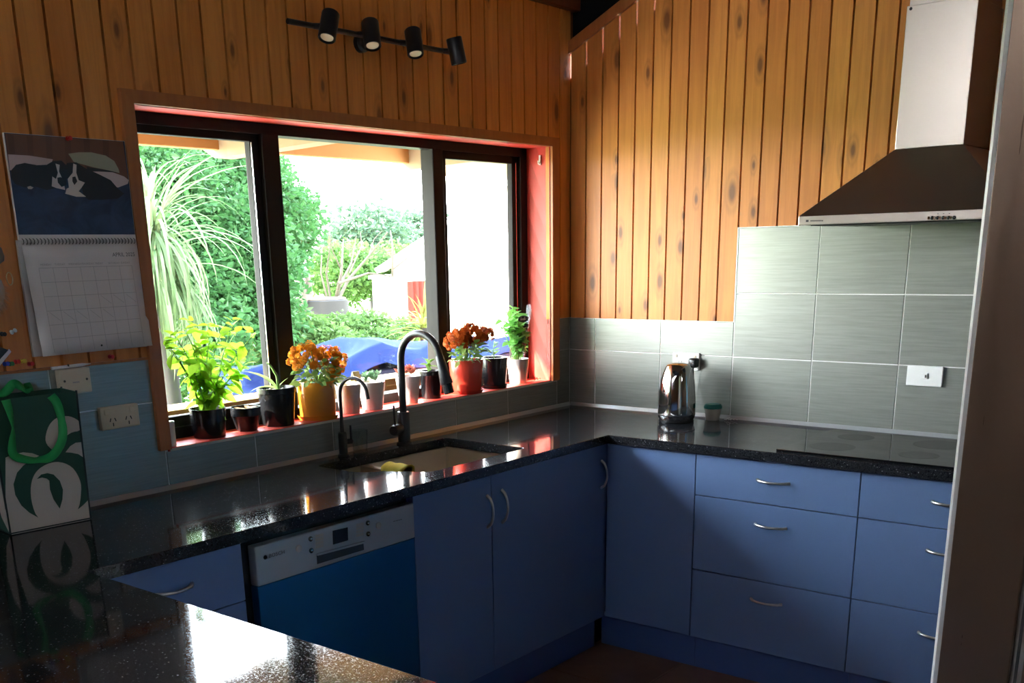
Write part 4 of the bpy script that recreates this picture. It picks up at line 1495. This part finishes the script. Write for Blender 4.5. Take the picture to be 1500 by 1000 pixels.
# 2 small black pot with a dried stub
x, y = pxy(362, 627, .055), .055
t = thing('potted_stub', (x, y, SZ), 'small tapered black pot with a dried stub, second pot from the left', 'potted plant')
zt = pot(t, x, y, .050, .034, .080, 'black_pot', lip=.03)
for i in range(9):
    a = i * .7
    inst('dry_leaf', L_DRY, t, orient(Vector((x + .012 * math.cos(a), y + .012 * math.sin(a), zt)), Vector((math.cos(a), math.sin(a), .8 + .3 * math.sin(i * 3))), .026 + .008 * math.sin(i * 2.1), .3))
# 3 black pot with one arching strap-leaf plant
x, y = pxy(408, 616, .058), .058
t = thing('potted_bulb', (x, y, SZ), 'black ribbed pot with a few arching strap leaves left of the orange pot', 'potted plant')
zt = pot(t, x, y, .066, .053, .130, 'black_pot', soil='pebble', lip=.02)
for (dv, s_) in (((-.75, .1, 1.0), .15), ((-1.0, -.1, .55), .13), ((-.45, .25, 1.1), .09), ((.3, -.2, 1.0), .05)):
    inst('leaf', L_STRAP, t, orient(Vector((x + .008, y, zt)), dv, s_, .2))
build('stem', MB().tube([(x + .012, y, zt), (x + .008, y, zt + .05), (x - .014, y, zt + .085), (x - .030, y, zt + .098)], [.005, .0045, .0035, .002], 7), 'stem_green', t, smooth=60)
for i in range(8):
    a = i * .8
    build('pebble', MB().lathe([(0, -.004), (.006, -.002), (.0065, .001), (.003, .004), (0, .0045)], (x + .03 * math.cos(a), y + .03 * math.sin(a), zt + .002), 8), 'pebble', t, smooth=70)


def mums(t, x, y, zt, flower, spread, top_z, n, seed, clusters, spill=()):
    rnd = random.Random(seed)
    pts = []
    for (cx_, cz_, r_) in clusters:
        m_ = n // len(clusters)
        for k in range(int(m_ * 1.5)):
            zz = 1 - 2 * (k + .5) / (m_ * 1.5)
            if zz < -.45:
                continue
            w = k * 2.39996
            d = Vector((math.cos(w) * math.sqrt(1 - zz * zz), math.sin(w) * math.sqrt(1 - zz * zz), zz)) + Vector((rnd.uniform(-.12, .12), rnd.uniform(-.12, .12), rnd.uniform(-.12, .12)))
            d.normalize()
            rj = r_ * rnd.uniform(.88, 1.06)
            p = Vector((x + cx_ + d.x * rj, y - .015 + d.y * rj * .8, cz_ + d.z * rj * .72))
            p.y = min(p.y, FY - .035)
            if any((p - q[0]).length < .0205 for q in pts):
                continue
            pts.append((p, d))
    for p, d in pts:
        inst('flower', flower, t, orient(p, d.cross(Vector((.3, .2, .9))), rnd.uniform(.028, .037), 0, d))
    for i in range(14):
        p, d = pts[(i * 5) % len(pts)]
        b0 = Vector((x + rnd.uniform(-.02, .02), y + rnd.uniform(-.02, .02), zt - .005))
        build('stem', MB().tube([b0, b0.lerp(p, .5) + Vector((0, 0, .01)), p], [.0022, .002, .0015], 5), 'stem_green', t)
    for i in range(110):
        a = rnd.uniform(0, 2 * PI)
        rr2 = rnd.uniform(.2, 1.0) * spread
        p = Vector((x + math.cos(a) * rr2 * .75, min(y + math.sin(a) * rr2 * .5 - .015, FY - .05), zt + rnd.uniform(.005, .085)))
        inst('leaf', L_MUM, t, orient(p, Vector((math.cos(a), math.sin(a) * .6 - .2, rnd.uniform(-.5, .6))), rnd.uniform(.030, .048), rnd.uniform(-.7, .7)))


# 4 orange pot
x, y = pxy(465, 602, .052), .050
t = thing('potted_chrysanthemum', (x, y, SZ), 'orange chrysanthemum in a glossy orange pot and saucer', 'potted plant')
zt = pot(t, x, y, .067, .063, .128, 'orange_glaze', True)
mums(t, x, y, zt, F_ORG, .11, 1.3, 150, 5, [(-.042, 1.243, .070), (.058, 1.232, .060), (.082, 1.186, .032)])
# 5..7 small white pots
x, y = pxy(512, 599, .05), .050
t = thing('potted_dry_succulent', (x, y, SZ), 'white pot with a dried brown plant right of the orange pot', 'potted plant')
zt = pot(t, x, y, .047, .037, .106, 'white_glaze')
rnd = random.Random(2)
for i in range(26):
    a = rnd.uniform(0, 2 * PI)
    r_ = rnd.uniform(0, .032)
    inst('leaf', L_DRY, t, orient(Vector((x + r_ * math.cos(a), y + r_ * math.sin(a), zt)), Vector((math.cos(a), math.sin(a), rnd.uniform(.3, 1.5))), rnd.uniform(.016, .03), rnd.uniform(-1, 1)))


def rosettes(t, x, y, zt, me, n, seed, rad, size):
    rnd = random.Random(seed)
    for i in range(n):
        a = 2 * PI * i / n * 1.0 + rnd.uniform(-.2, .2)
        r_ = rad * (.25 + .75 * ((i * .618) % 1))
        c_ = Vector((x + r_ * math.cos(a * 2.4), y + r_ * math.sin(a * 2.4) * .9, zt + rnd.uniform(.014, .034)))
        for k in range(6):
            w = 2 * PI * k / 6 + rnd.uniform(-.3, .3)
            inst('leaf', me, t, orient(c_, Vector((math.cos(w), math.sin(w), rnd.uniform(.3, 1.0))), size * rnd.uniform(.8, 1.2), 0))


x, y = pxy(546, 595, .045), .045
t = thing('potted_succulent', (x, y, SZ), 'white pot with pale green succulents left of the tall black tap', 'potted plant')
zt = pot(t, x, y, .051, .038, .104, 'white_glaze')
rosettes(t, x, y, zt, L_SUC, 13, 4, .045, .025)
build('trailing_stem', MB().tube([(x + .03, y - .02, zt + .01), (x + .052, y - .02, zt + .004), (x + .056, y - .022, zt - .03)], .0018, 6), 'stem_brown', t)
x, y = pxy(599, 586, .042), .042
t = thing('potted_succulent', (x, y, SZ), 'white pot with red-tipped succulents partly behind the tall black tap', 'potted plant')
zt = pot(t, x, y, .050, .035, .106, 'white_glaze')
rosettes(t, x, y, zt, L_RED, 13, 8, .044, .027)
# 8 black pot right behind the tap's spray head
x, y = pxy(632, 577, .060), .060
t = thing('potted_sprout', (x, y, SZ), 'black pot with a small green sprout behind the tap spray head', 'potted plant')
zt = pot(t, x, y, .046, .038, .110, 'black_pot', lip=.02)
rnd = random.Random(6)
for i in range(12):
    a = rnd.uniform(0, 2 * PI)
    inst('leaf', L_MUM, t, orient(Vector((x - .012, y, zt + rnd.uniform(.0, .055))), Vector((math.cos(a), math.sin(a) * .6, rnd.uniform(0, .9))), rnd.uniform(.028, .046), rnd.uniform(-.5, .5)))
build('stem', MB().tube([(x - .012, y, zt - .003), (x - .014, y, zt + .06)], .002, 6), 'stem_green', t)
# 9 red pot
x, y = pxy(683, 572, .045), .043
t = thing('potted_chrysanthemum', (x, y, SZ), 'rust red chrysanthemum in a glossy red pot and saucer', 'potted plant')
zt = pot(t, x, y, .072, .060, .132, 'red_glaze', True)
mums(t, x, y, zt, F_RST, .11, 1.3, 150, 9, [(-.055, 1.246, .064), (.03, 1.260, .066), (.105, 1.255, .042)])
# 10 black pot
x, y = pxy(725, 566, .042), .042
t = thing('potted_seedling', (x, y, SZ), 'plain black pot with a small leggy seedling right of the red pot', 'potted plant')
zt = pot(t, x, y, .057, .046, .124, 'black_pot', True)
rnd = random.Random(16)
build('stem', MB().tube([(x, y, zt - .003), (x - .006, y, zt + .04), (x + .004, y, zt + .08)], .0022, 6), 'stem_green', t)
for i in range(14):
    a = rnd.uniform(0, 2 * PI)
    inst('leaf', L_MUM, t, orient(Vector((x, y, zt + rnd.uniform(.005, .08))), Vector((math.cos(a), math.sin(a) * .6, rnd.uniform(-.1, .8))), rnd.uniform(.022, .038), rnd.uniform(-.5, .5)))
# 11 white pot with sleeved herb
x, y = pxy(759, 557, .052), .052
t = thing('potted_herb', (x, y, SZ), 'leafy green herb in a plastic sleeve and white pot by the red reveal', 'potted plant')
zt = pot(t, x, y, .049, .037, .108, 'white_glaze')
rnd = random.Random(21)
for i in range(16):
    a = rnd.uniform(0, 2 * PI)
    r_ = rnd.uniform(.01, .06)
    tp = Vector((x - .04 + r_ * 1.3 * math.cos(a), min(y + r_ * math.sin(a) * .6, .09), 1.36 - rnd.uniform(0, .10)))
    b0 = Vector((x + .012 * math.cos(a), y + .012 * math.sin(a), zt))
    path = [b0, b0.lerp(tp, .5) + Vector((.012 * math.cos(a), 0, .01)), tp]
    build('stem', MB().tube(path, [.0025, .002, .0014], 5), 'stem_green', t)
    for k in range(9):
        s_ = rnd.uniform(.25, 1)
        w = rnd.uniform(0, 2 * PI)
        pos = path[0].lerp(path[1], s_ * 2) if s_ < .5 else path[1].lerp(path[2], s_ * 2 - 1)
        pos = Vector((min(pos.x, OPX1 - .03), min(pos.y, FY - .035), pos.z))
        inst('leaf', L_BASILB, t, orient(pos, Vector((math.cos(w), math.sin(w) * .4 - .15, rnd.uniform(-.4, .7))), rnd.uniform(.042, .062), rnd.uniform(-.6, .6)))
slv = []
for i, (r_, h_) in enumerate(((.036, .02), (.048, .10), (.066, .17), (.080, .235))):
    slv.append((r_, h_))
b = MB()
nseg = 14
for r_, h_ in slv:
    for k in range(nseg + 1):
        w = -PI * .62 + PI * 1.0 * k / nseg
        b.v.append((min(x + r_ * math.cos(w), OPX1 - .004), min(y + r_ * math.sin(w) * .75, FY - .01), SZ + .095 + h_ + (.012 * math.sin(k * 1.7) if h_ > .2 else 0)))
for i in range(len(slv) - 1):
    for k in range(nseg):
        b.f.append((i * (nseg + 1) + k, i * (nseg + 1) + k + 1, (i + 1) * (nseg + 1) + k + 1, (i + 1) * (nseg + 1) + k))
        b.m.append(0)
sl = build('plastic_sleeve', b, 'plastic_sleeve', t, smooth=70)
p = at(766, 467, 'y', -.004)
lb = build('sleeve_label', MB().prism([(p.x + .036 * math.cos(w) * 1.0, p.z + .014 * math.sin(w)) for w in [-2 * PI * i / 18 for i in range(18)]], 'y', -.006, -.004), 'photo_black', sl)
b = MB()
pts = [(-.020, -.004), (-.016, .009), (-.017, -.005), (-.011, .002), (-.009, -.005), (-.004, .003), (-.001, -.005), (.004, .003), (.006, -.005), (.010, .009), (.010, -.005), (.017, .000)]
b.tube([(p.x + u, -.0065, p.z + v) for u, v in pts], .0013, 5)
build('label_script', b, 'outlet_white', lb)

# white canister at the left end
x, y = pxy(249, 640, .018), .018
t = thing('pill_bottle', (x, y, SZ), 'small white plastic bottle at the far left end of the sill', 'bottle')
build('body', MB().lathe([(0, 0), (.0165, 0), (.0175, .002), (.0175, .058), (.015, .062), (0, .062)], (x, y, SZ + .0005), 24), 'white_glaze', t, smooth=40)
build('cap', MB().lathe([(.0178, .060), (.0178, .076), (.016, .078), (0, .078)], (x, y, SZ + .0005), 24), 'outlet_white', t, smooth=40)
# curled twig in the corner of the sill
b = MB().tube([(-.225, .035, SZ + .004), (-.215, .03, SZ + .016), (-.20, .036, SZ + .006), (-.188, .032, SZ + .012), (-.178, .036, SZ + .004)], [.002, .003, .0025, .002, .0015], 6)
build('dry_twig', b, 'stem_brown', smooth=60, label='curled dry brown twig on the sill corner by the red reveal', cat='twig')

# ================================================================== OUTSIDE
GZ = -.35
build('ground', MB().box((-40, .2, GZ - .2), (60, 90, GZ)), 'grass_ground', kind='structure')
build('bounce_slab', MB().box((-9, .2, GZ), (1.5, 4.2, GZ + .03)), 'bounce_slab', kind='structure')  # unseen pale slab added to bounce daylight up into the room
# eave over the window
t = thing('roof_eave', (-1.2, .5, 2.0), 'timber roof eave with pale rafter ends above the window outside', 'eave')
for i in range(5):
    y0 = .2 + i * .13
    build('soffit_board', MB().box((-7, y0 + .002, 2.075), (4, y0 + .128, 2.09)), 'eave_timber', t)
build('fascia', MB().bev((-7, .83, 2.004), (4, .87, 2.20), .004), 'eave_timber', t)
build('roof_slab', MB().box((-7, .2, 2.091), (4, .829, 2.13)), 'black_paint', t)
build('fascia_return', MB().bev((.06, .80, 1.955), (4, .828, 2.07), .004), 'cream_timber', t)
for xx_ in (-3.4, -2.3, -1.2, -.1, 1.0, 2.1):
    build('rafter_end', MB().prism([(.2, 1.99), (.86, 1.975), (.95, 2.02), (.95, 2.07), (.2, 2.07)], 'x', xx_ - .045, xx_ + .045), 'rafter_timber', t)
# ledge
t = thing('outdoor_ledge', (-1.0, .33, .9), 'cream timber ledge just outside the window', 'ledge')
build('ledge_board', MB().bev((-3.0, .26, 1.07), (1.4, .40, 1.10), .004), 'cream_timber', t)
build('ledge_apron', MB().box((-3.0, .27, .96), (1.4, .29, 1.069)), 'cream_timber', t)
for xx_ in (-2.6, -1.2, .2, 1.2):
    build('ledge_leg', MB().box((xx_, .29, GZ), (xx_ + .08, .37, 1.069)), 'cream_timber', t)
# blue covered table
t = thing('covered_barbecue', (0, 1.5, GZ), 'bulky shape under a blue tarpaulin outside the window', 'tarpaulin')
b = MB()
nx, ny = 70, 40
rnd = random.Random(5)
for i in range(nx):
    for j in range(ny):
        u, v_ = i / (nx - 1), j / (ny - 1)
        xx_ = -.98 + 2.3 * u
        yy_ = 1.18 + .44 * v_
        edge = min(u * 2.3, (1 - u) * 2.3, v_ * .44, (1 - v_) * .44)
        hgt = 1.075 + .075 * max(0, 1 - abs(xx_ - .02) / .30) + .03 * math.exp(-((xx_ - .5) / .35) ** 2) + .015 * math.sin(9 * u + 5 * v_) + .012 * math.sin(23 * u - 7 * v_)
        drop = 1 / (1 + math.exp(-(edge - .03) / .006))
        b.v.append((xx_ + .02 * math.sin(20 * v_) * (1 - drop), yy_ - .03 * math.sin(26 * u) * (1 - drop), hgt - .10 + .10 * drop))
for i in range(nx - 1):
    for j in range(ny - 1):
        b.f.append((i * ny + j, (i + 1) * ny + j, (i + 1) * ny + j + 1, i * ny + j + 1))
        b.m.append(0)
build('tarpaulin', b, 'tarp_blue', t, smooth=60)
build('tarp_front_shade', MB().bev((-.93, 1.215, .35), (1.28, 1.585, 1.0), .02), 'tarp_shade_navy', t)  # dark navy box stands in for the tarpaulin's shaded front
build('frame', MB().box((-.85, 1.3, GZ + .03), (-.8, 1.35, .36)).box((1.15, 1.3, GZ + .03), (1.2, 1.35, .36)).box((-.85, 1.5, GZ + .03), (-.8, 1.55, .36)).box((1.15, 1.5, GZ + .03), (1.2, 1.55, .36)), 'matt_black', t)


def leaf_cloud(blobs, n, size, seed):
    """real little leaf blades scattered through ellipsoid clumps"""
    rnd = random.Random(seed)
    b = MB()
    tot = sum(bl[3] * bl[4] * bl[5] for bl in blobs)
    for (cx_, cy_, cz_, rx, ry, rz) in blobs:
        for i in range(int(n * rx * ry * rz / tot)):
            d = Vector((rnd.gauss(0, 1), rnd.gauss(0, 1), rnd.gauss(0, 1))).normalized()
            rr2 = rnd.uniform(.45, 1.0) ** .6 * (1 + rnd.uniform(-.1, .14))
            p = Vector((cx_ + d.x * rx * rr2, cy_ + d.y * ry * rr2, cz_ + d.z * rz * rr2))
            g = Vector((rnd.gauss(0, 1) + d.x, rnd.gauss(0, 1) + d.y, rnd.gauss(0, .7) - .1)).normalized()
            s_ = g.cross(Vector((rnd.gauss(0, 1), rnd.gauss(0, 1), rnd.gauss(0, 1)))).normalized()
            k = size * rnd.uniform(.6, 1.3)
            w = k * .3
            nrm = g.cross(s_) * (k * .12)
            b.add([p, p + g * k * .5 + s_ * w + nrm, p + g * k, p + g * k * .5 - s_ * w + nrm], [(0, 1, 2), (0, 2, 3)])
    return b


def tree(name, label, cat, base, trunk, blobs, n, size, seed, material, group=None):
    t = thing(name, base, label, cat, group)
    for pth, rad in trunk:
        build('trunk', MB().tube(pth, rad, 8), 'bark', t, smooth=60)
    build('foliage', leaf_cloud(blobs, n, size, seed), material, t, kind='stuff')
    return t


def P(px_, py_, y_):
    return at(px_, py_, 'y', y_)


# big bush on the left
blobs = []
for (px_, py_, y_, r_) in ((215, 300, 4.2, .62), (260, 270, 4.6, .60), (310, 290, 4.8, .66), (350, 330, 4.8, .68), (300, 380, 4.3, .72), (350, 410, 4.5, .56), (230, 400, 4.0, .6),
                           (330, 470, 4.2, .62), (250, 500, 3.8, .6), (402, 325, 5.4, .50), (404, 372, 5.6, .34), (362, 470, 4.6, .46), (345, 250, 5.4, .5), (415, 318, 6.0, .36), (285, 235, 5.0, .42), (225, 232, 4.9, .42)):
    p = P(px_, py_, y_)
    blobs.append((p.x, p.y, p.z, r_, r_ * .9, r_ * .85))
c_ = P(320, 380, 4.7)
tree('evergreen_bush', 'big leafy green tree filling the left window panes', 'tree', (c_.x, c_.y, GZ),
     [([(c_.x, c_.y, GZ), (c_.x + .05, c_.y, .6), (c_.x - .1, c_.y, 1.6)], [.12, .10, .06]), ([(c_.x, c_.y, .4), (c_.x + .5, c_.y + .1, 1.2), (c_.x + .8, c_.y, 1.9)], [.08, .06, .03])], blobs, 80000, .058, 31, 'bush_leaf')
# low shrubs in the middle pane
for (name, lab, pts, n, s_, mt, seed) in (
        ('low_shrub', 'light green bushy shrub behind the blue tarpaulin', ((425, 500, 4.4, .33), (500, 492, 4.6, .24), (540, 490, 4.6, .27), (585, 498, 4.8, .27), (470, 515, 4.0, .3), (560, 520, 4.1, .28)), 14000, .06, 'shrub_leaf', 41),
        ('distant_tree', 'hazy round green tree far behind the sheds', ((540, 350, 22, 1.3), (525, 375, 22, 1.2), (570, 365, 23, 1.2), (600, 350, 24, 1.1), (622, 345, 24, 1.1)), 7000, .22, 'far_leaf', 42),
        ('distant_shrub', 'pale green shrub below the distant tree', ((500, 400, 15, .8), (540, 400, 15, .7), (575, 395, 15.5, .75), (515, 392, 16, .7)), 5000, .16, 'shrub_leaf', 43)):
    blobs = []
    for (px_, py_, y_, r_) in pts:
        p = P(px_, py_, y_)
        blobs.append((p.x, p.y, p.z, r_, r_, r_ * .85))
    c_ = Vector(blobs[0][:3])
    tree(name, lab, 'tree' if 'tree' in name else 'shrub', (c_.x, c_.y, GZ), [([(c_.x, c_.y, GZ), (c_.x, c_.y, c_.z)], [.06, .03])], blobs, n, s_, seed, mt)


def strap_plant(name, label, crown, n, length, width, droop, seed, material, trunk_r, up=.35, cat='tree', lo=-.7, hi=1.05, low=.12):
    rnd = random.Random(seed)
    t = thing(name, (crown.x, crown.y, GZ), label, cat)
    build('trunk', MB().tube([(crown.x, crown.y, GZ), (crown.x + .02, crown.y, (GZ + crown.z) / 2), crown], [trunk_r * 1.2, trunk_r, trunk_r * .9], 10), 'bark', t, smooth=60)
    tmpl = []
    for k in range(6):
        dr = droop * (.5 + .9 * k / 5)
        b = MB()
        seg = 9
        for i in range(seg + 1):
            u = i / seg
            w = width * (1 - u ** 3) * (.6 + .4 * min(1, u * 5)) / 2
            ang = up + k * .1 - dr * u * 1.6
            yy_ = sum(math.cos(up + k * .1 - dr * (j / seg) * 1.6) for j in range(i)) / seg
            zz_ = sum(math.sin(up + k * .1 - dr * (j / seg) * 1.6) for j in range(i)) / seg
            b.v += [(-w, yy_, zz_ + w * .5), (0, yy_, zz_), (w, yy_, zz_ + w * .5)]
        for i in range(seg):
            a = i * 3
            b.f += [(a, a + 1, a + 4, a + 3), (a + 1, a + 2, a + 5, a + 4)]
            b.m += [0, 0]
        tmpl.append(mesh_only('leaf', b, material, 80))
    for i in range(n):
        a = 2 * PI * (i * .618034 % 1) + rnd.uniform(-.1, .1)
        e_ = rnd.uniform(lo, hi) if i % 2 else rnd.uniform(lo, lo + .5)
        me = tmpl[rnd.randrange(6)]
        rot = Matrix.Rotation(a, 4, 'Z') @ Matrix.Rotation(e_, 4, 'X')
        s_ = length * rnd.uniform(.75, 1.15)
        inst('leaf', me, t, Matrix.Translation(crown + Vector((rnd.uniform(-.02, .02), rnd.uniform(-.02, .02), rnd.uniform(-low, .05)))) @ rot @ Matrix.Scale(s_, 4))
    return t


strap_plant('cabbage_tree', 'cabbage tree with long pale drooping strap leaves outside the left pane', P(224, 340, 2.1), 300, .66, .030, 1.25, 51, 'palm_leaf', .045, up=.45, lo=-1.45, hi=1.1, low=.25)
strap_plant('yucca_clump', 'yellow-green spiky yucca beside the red fence', P(622, 480, 3.6), 60, .42, .05, .55, 52, 'yucca_leaf', .05, up=.55, cat='shrub')
# pale bare tree and stump
t = thing('bare_tree', (P(488, 520, 7.5).x, 7.5, GZ), 'leafless pale tree with thin forking branches in the middle pane', 'tree')
rnd = random.Random(77)
def bp(pts, r0, r1):
    q = [P(a_, b_, 7.5 + 0.15 * math.sin(i + a_)) for i, (a_, b_) in enumerate(pts)]
    build('branch', MB().tube(q, [r0 + (r1 - r0) * i / (len(q) - 1) for i in range(len(q))], 6), 'bark_pale', t, smooth=60)
_p = P(488, 520, 7.5)
build('trunk', MB().tube([(_p.x, _p.y, GZ - .02), _p, P(488, 480, 7.5), P(492, 440, 7.5)], [.10, .09, .07, .05], 8), 'bark_pale', t, smooth=60)
bp([(492, 440), (500, 400), (503, 350)], 0.0315, 0.0084)
bp([(490, 450), (510, 410), (540, 375), (568, 340)], 0.0280, 0.0070)
bp([(497, 420), (515, 385), (522, 345)], 0.0210, 0.0056)
bp([(486, 450), (478, 400), (486, 345)], 0.0210, 0.0056)
bp([(484, 455), (470, 400), (472, 360)], 0.0182, 0.0056)
bp([(495, 415), (540, 400), (575, 405), (600, 402)], 0.0196, 0.0056)
bp([(575, 405), (575, 360), (572, 338)], 0.0196, 0.0070)
bp([(575, 395), (600, 375), (620, 350)], 0.0140, 0.0042)
bp([(500, 395), (488, 370), (480, 335)], 0.0126, 0.0042)
bp([(512, 400), (530, 360), (528, 340)], 0.0112, 0.0042)
bp([(540, 375), (548, 350), (560, 338)], 0.0084, 0.0035)
s_ = P(470, 440, 7.0)
t = thing('tree_stump', (s_.x, s_.y, GZ), 'cut grey tree stump with a pale sawn top', 'stump')
build('stump_trunk', MB().lathe([(.42, GZ - s_.z), (.36, -.5), (.33, 0), (.30, .02)], s_, 14), 'bark', t, smooth=30)
build('sawn_top', MB().lathe([(.31, .018), (.30, .03), (0, .034)], s_, 14), 'sawn_wood', t)
for (a_, b_, c2, d2) in ((444, 445, 440, 400), (452, 432, 447, 395)):
    build('side_shoot', MB().tube([P(a_, b_, 6.9), P((a_ + c2) / 2 + 2, (b_ + d2) / 2, 6.9), P(c2, d2, 6.9)], [.05, .04, .02], 7), 'bark_pale', t, smooth=60)

# neighbour's white house and red fence
e0 = P(575, 386, 13)
HR, HB = Vector((.635, -.772, 0)), Vector((.772, .635, 0))


def hp(u, w, z):
    """house axes: u to its right, w to its back"""
    q = Vector((e0.x, e0.y, 0)) + HR * u + HB * w
    return (q.x, q.y, z)


def hprism(poly, w0, w1):
    n = len(poly)
    return MB().add([hp(u, w0, z) for u, z in poly] + [hp(u, w1, z) for u, z in poly],
                    [tuple(range(n)), tuple(range(2 * n - 1, n - 1, -1))] + [(i, i + n, (i + 1) % n + n, (i + 1) % n) for i in range(n)])


t = thing('neighbour_house', hp(3, 2, GZ), 'white gabled house beyond the red fence', 'house')
wz = e0.z
build('wall', hprism([(0, GZ), (7, GZ), (7, wz), (3.5, wz + 2.1), (0, wz)], 0, 6), 'house_white', t)
build('roof', hprism([(-.3, wz - .18), (3.5, wz + 2.12), (3.5, wz + 2.24), (-.36, wz - .1)], -.25, 6.2), 'roof_white', t)
build('roof', hprism([(3.5, wz + 2.12), (7.3, wz - .18), (7.36, wz - .1), (3.5, wz + 2.24)], -.25, 6.2), 'roof_white', t)
s0 = P(545, 408, 11.5)
t = thing('garden_shed', (s0.x, 12, GZ), 'low white garden shed in front of the distant shrubs', 'shed')
def sp_(u, w, z):
    q = Vector((s0.x, s0.y, 0)) + HR * u + HB * w
    return (q.x, q.y, z)
def sprism(u0, u1, w0, w1, z0, z1):
    v = [sp_(u, w, z) for z in (z0, z1) for u, w in ((u0, w0), (u1, w0), (u1, w1), (u0, w1))]
    return MB().add(v, [(3, 2, 1, 0), (4, 5, 6, 7), (0, 1, 5, 4), (1, 2, 6, 5), (2, 3, 7, 6), (3, 0, 4, 7)])
build('wall', sprism(0, .75, 0, .9, GZ, s0.z), 'house_white', t)
build('roof', sprism(-.06, .81, -.06, .96, s0.z - .005, s0.z + .05), 'roof_white', t)
f0, f1 = P(597, 412, 10.5), P(641, 412, 10.5)
t = thing('red_fence', (f0.x, 10.5, GZ), 'rusty red corrugated metal fence in front of the white house', 'fence')
xx_ = f0.x
while xx_ < f1.x:
    build('fence_sheet', MB().prism([(xx_, 10.5), (xx_ + .04, 10.46), (xx_ + .10, 10.46), (xx_ + .14, 10.5), (xx_ + .14, 10.52), (xx_, 10.52)], 'z', GZ, f0.z), 'fence_red', t)
    xx_ += .145

# two little tent cards on the ledge outside
for (px_, mt, lab) in ((494, 'tag_blue', 'small pale blue card standing outside behind the dried plant'), (521, 'tag_cream', 'small cream card standing outside behind the white succulent pot')):
    p = at(px_, 545, 'y', .33)
    b = MB().prism([(.318, 1.1005), (.3205, 1.1005), (.331, 1.134), (.3425, 1.1005), (.345, 1.1005), (.332, 1.138), (.330, 1.138)], 'x', p.x - .019, p.x + .019)
    build('tent_card', b, mt, label=lab, cat='card')
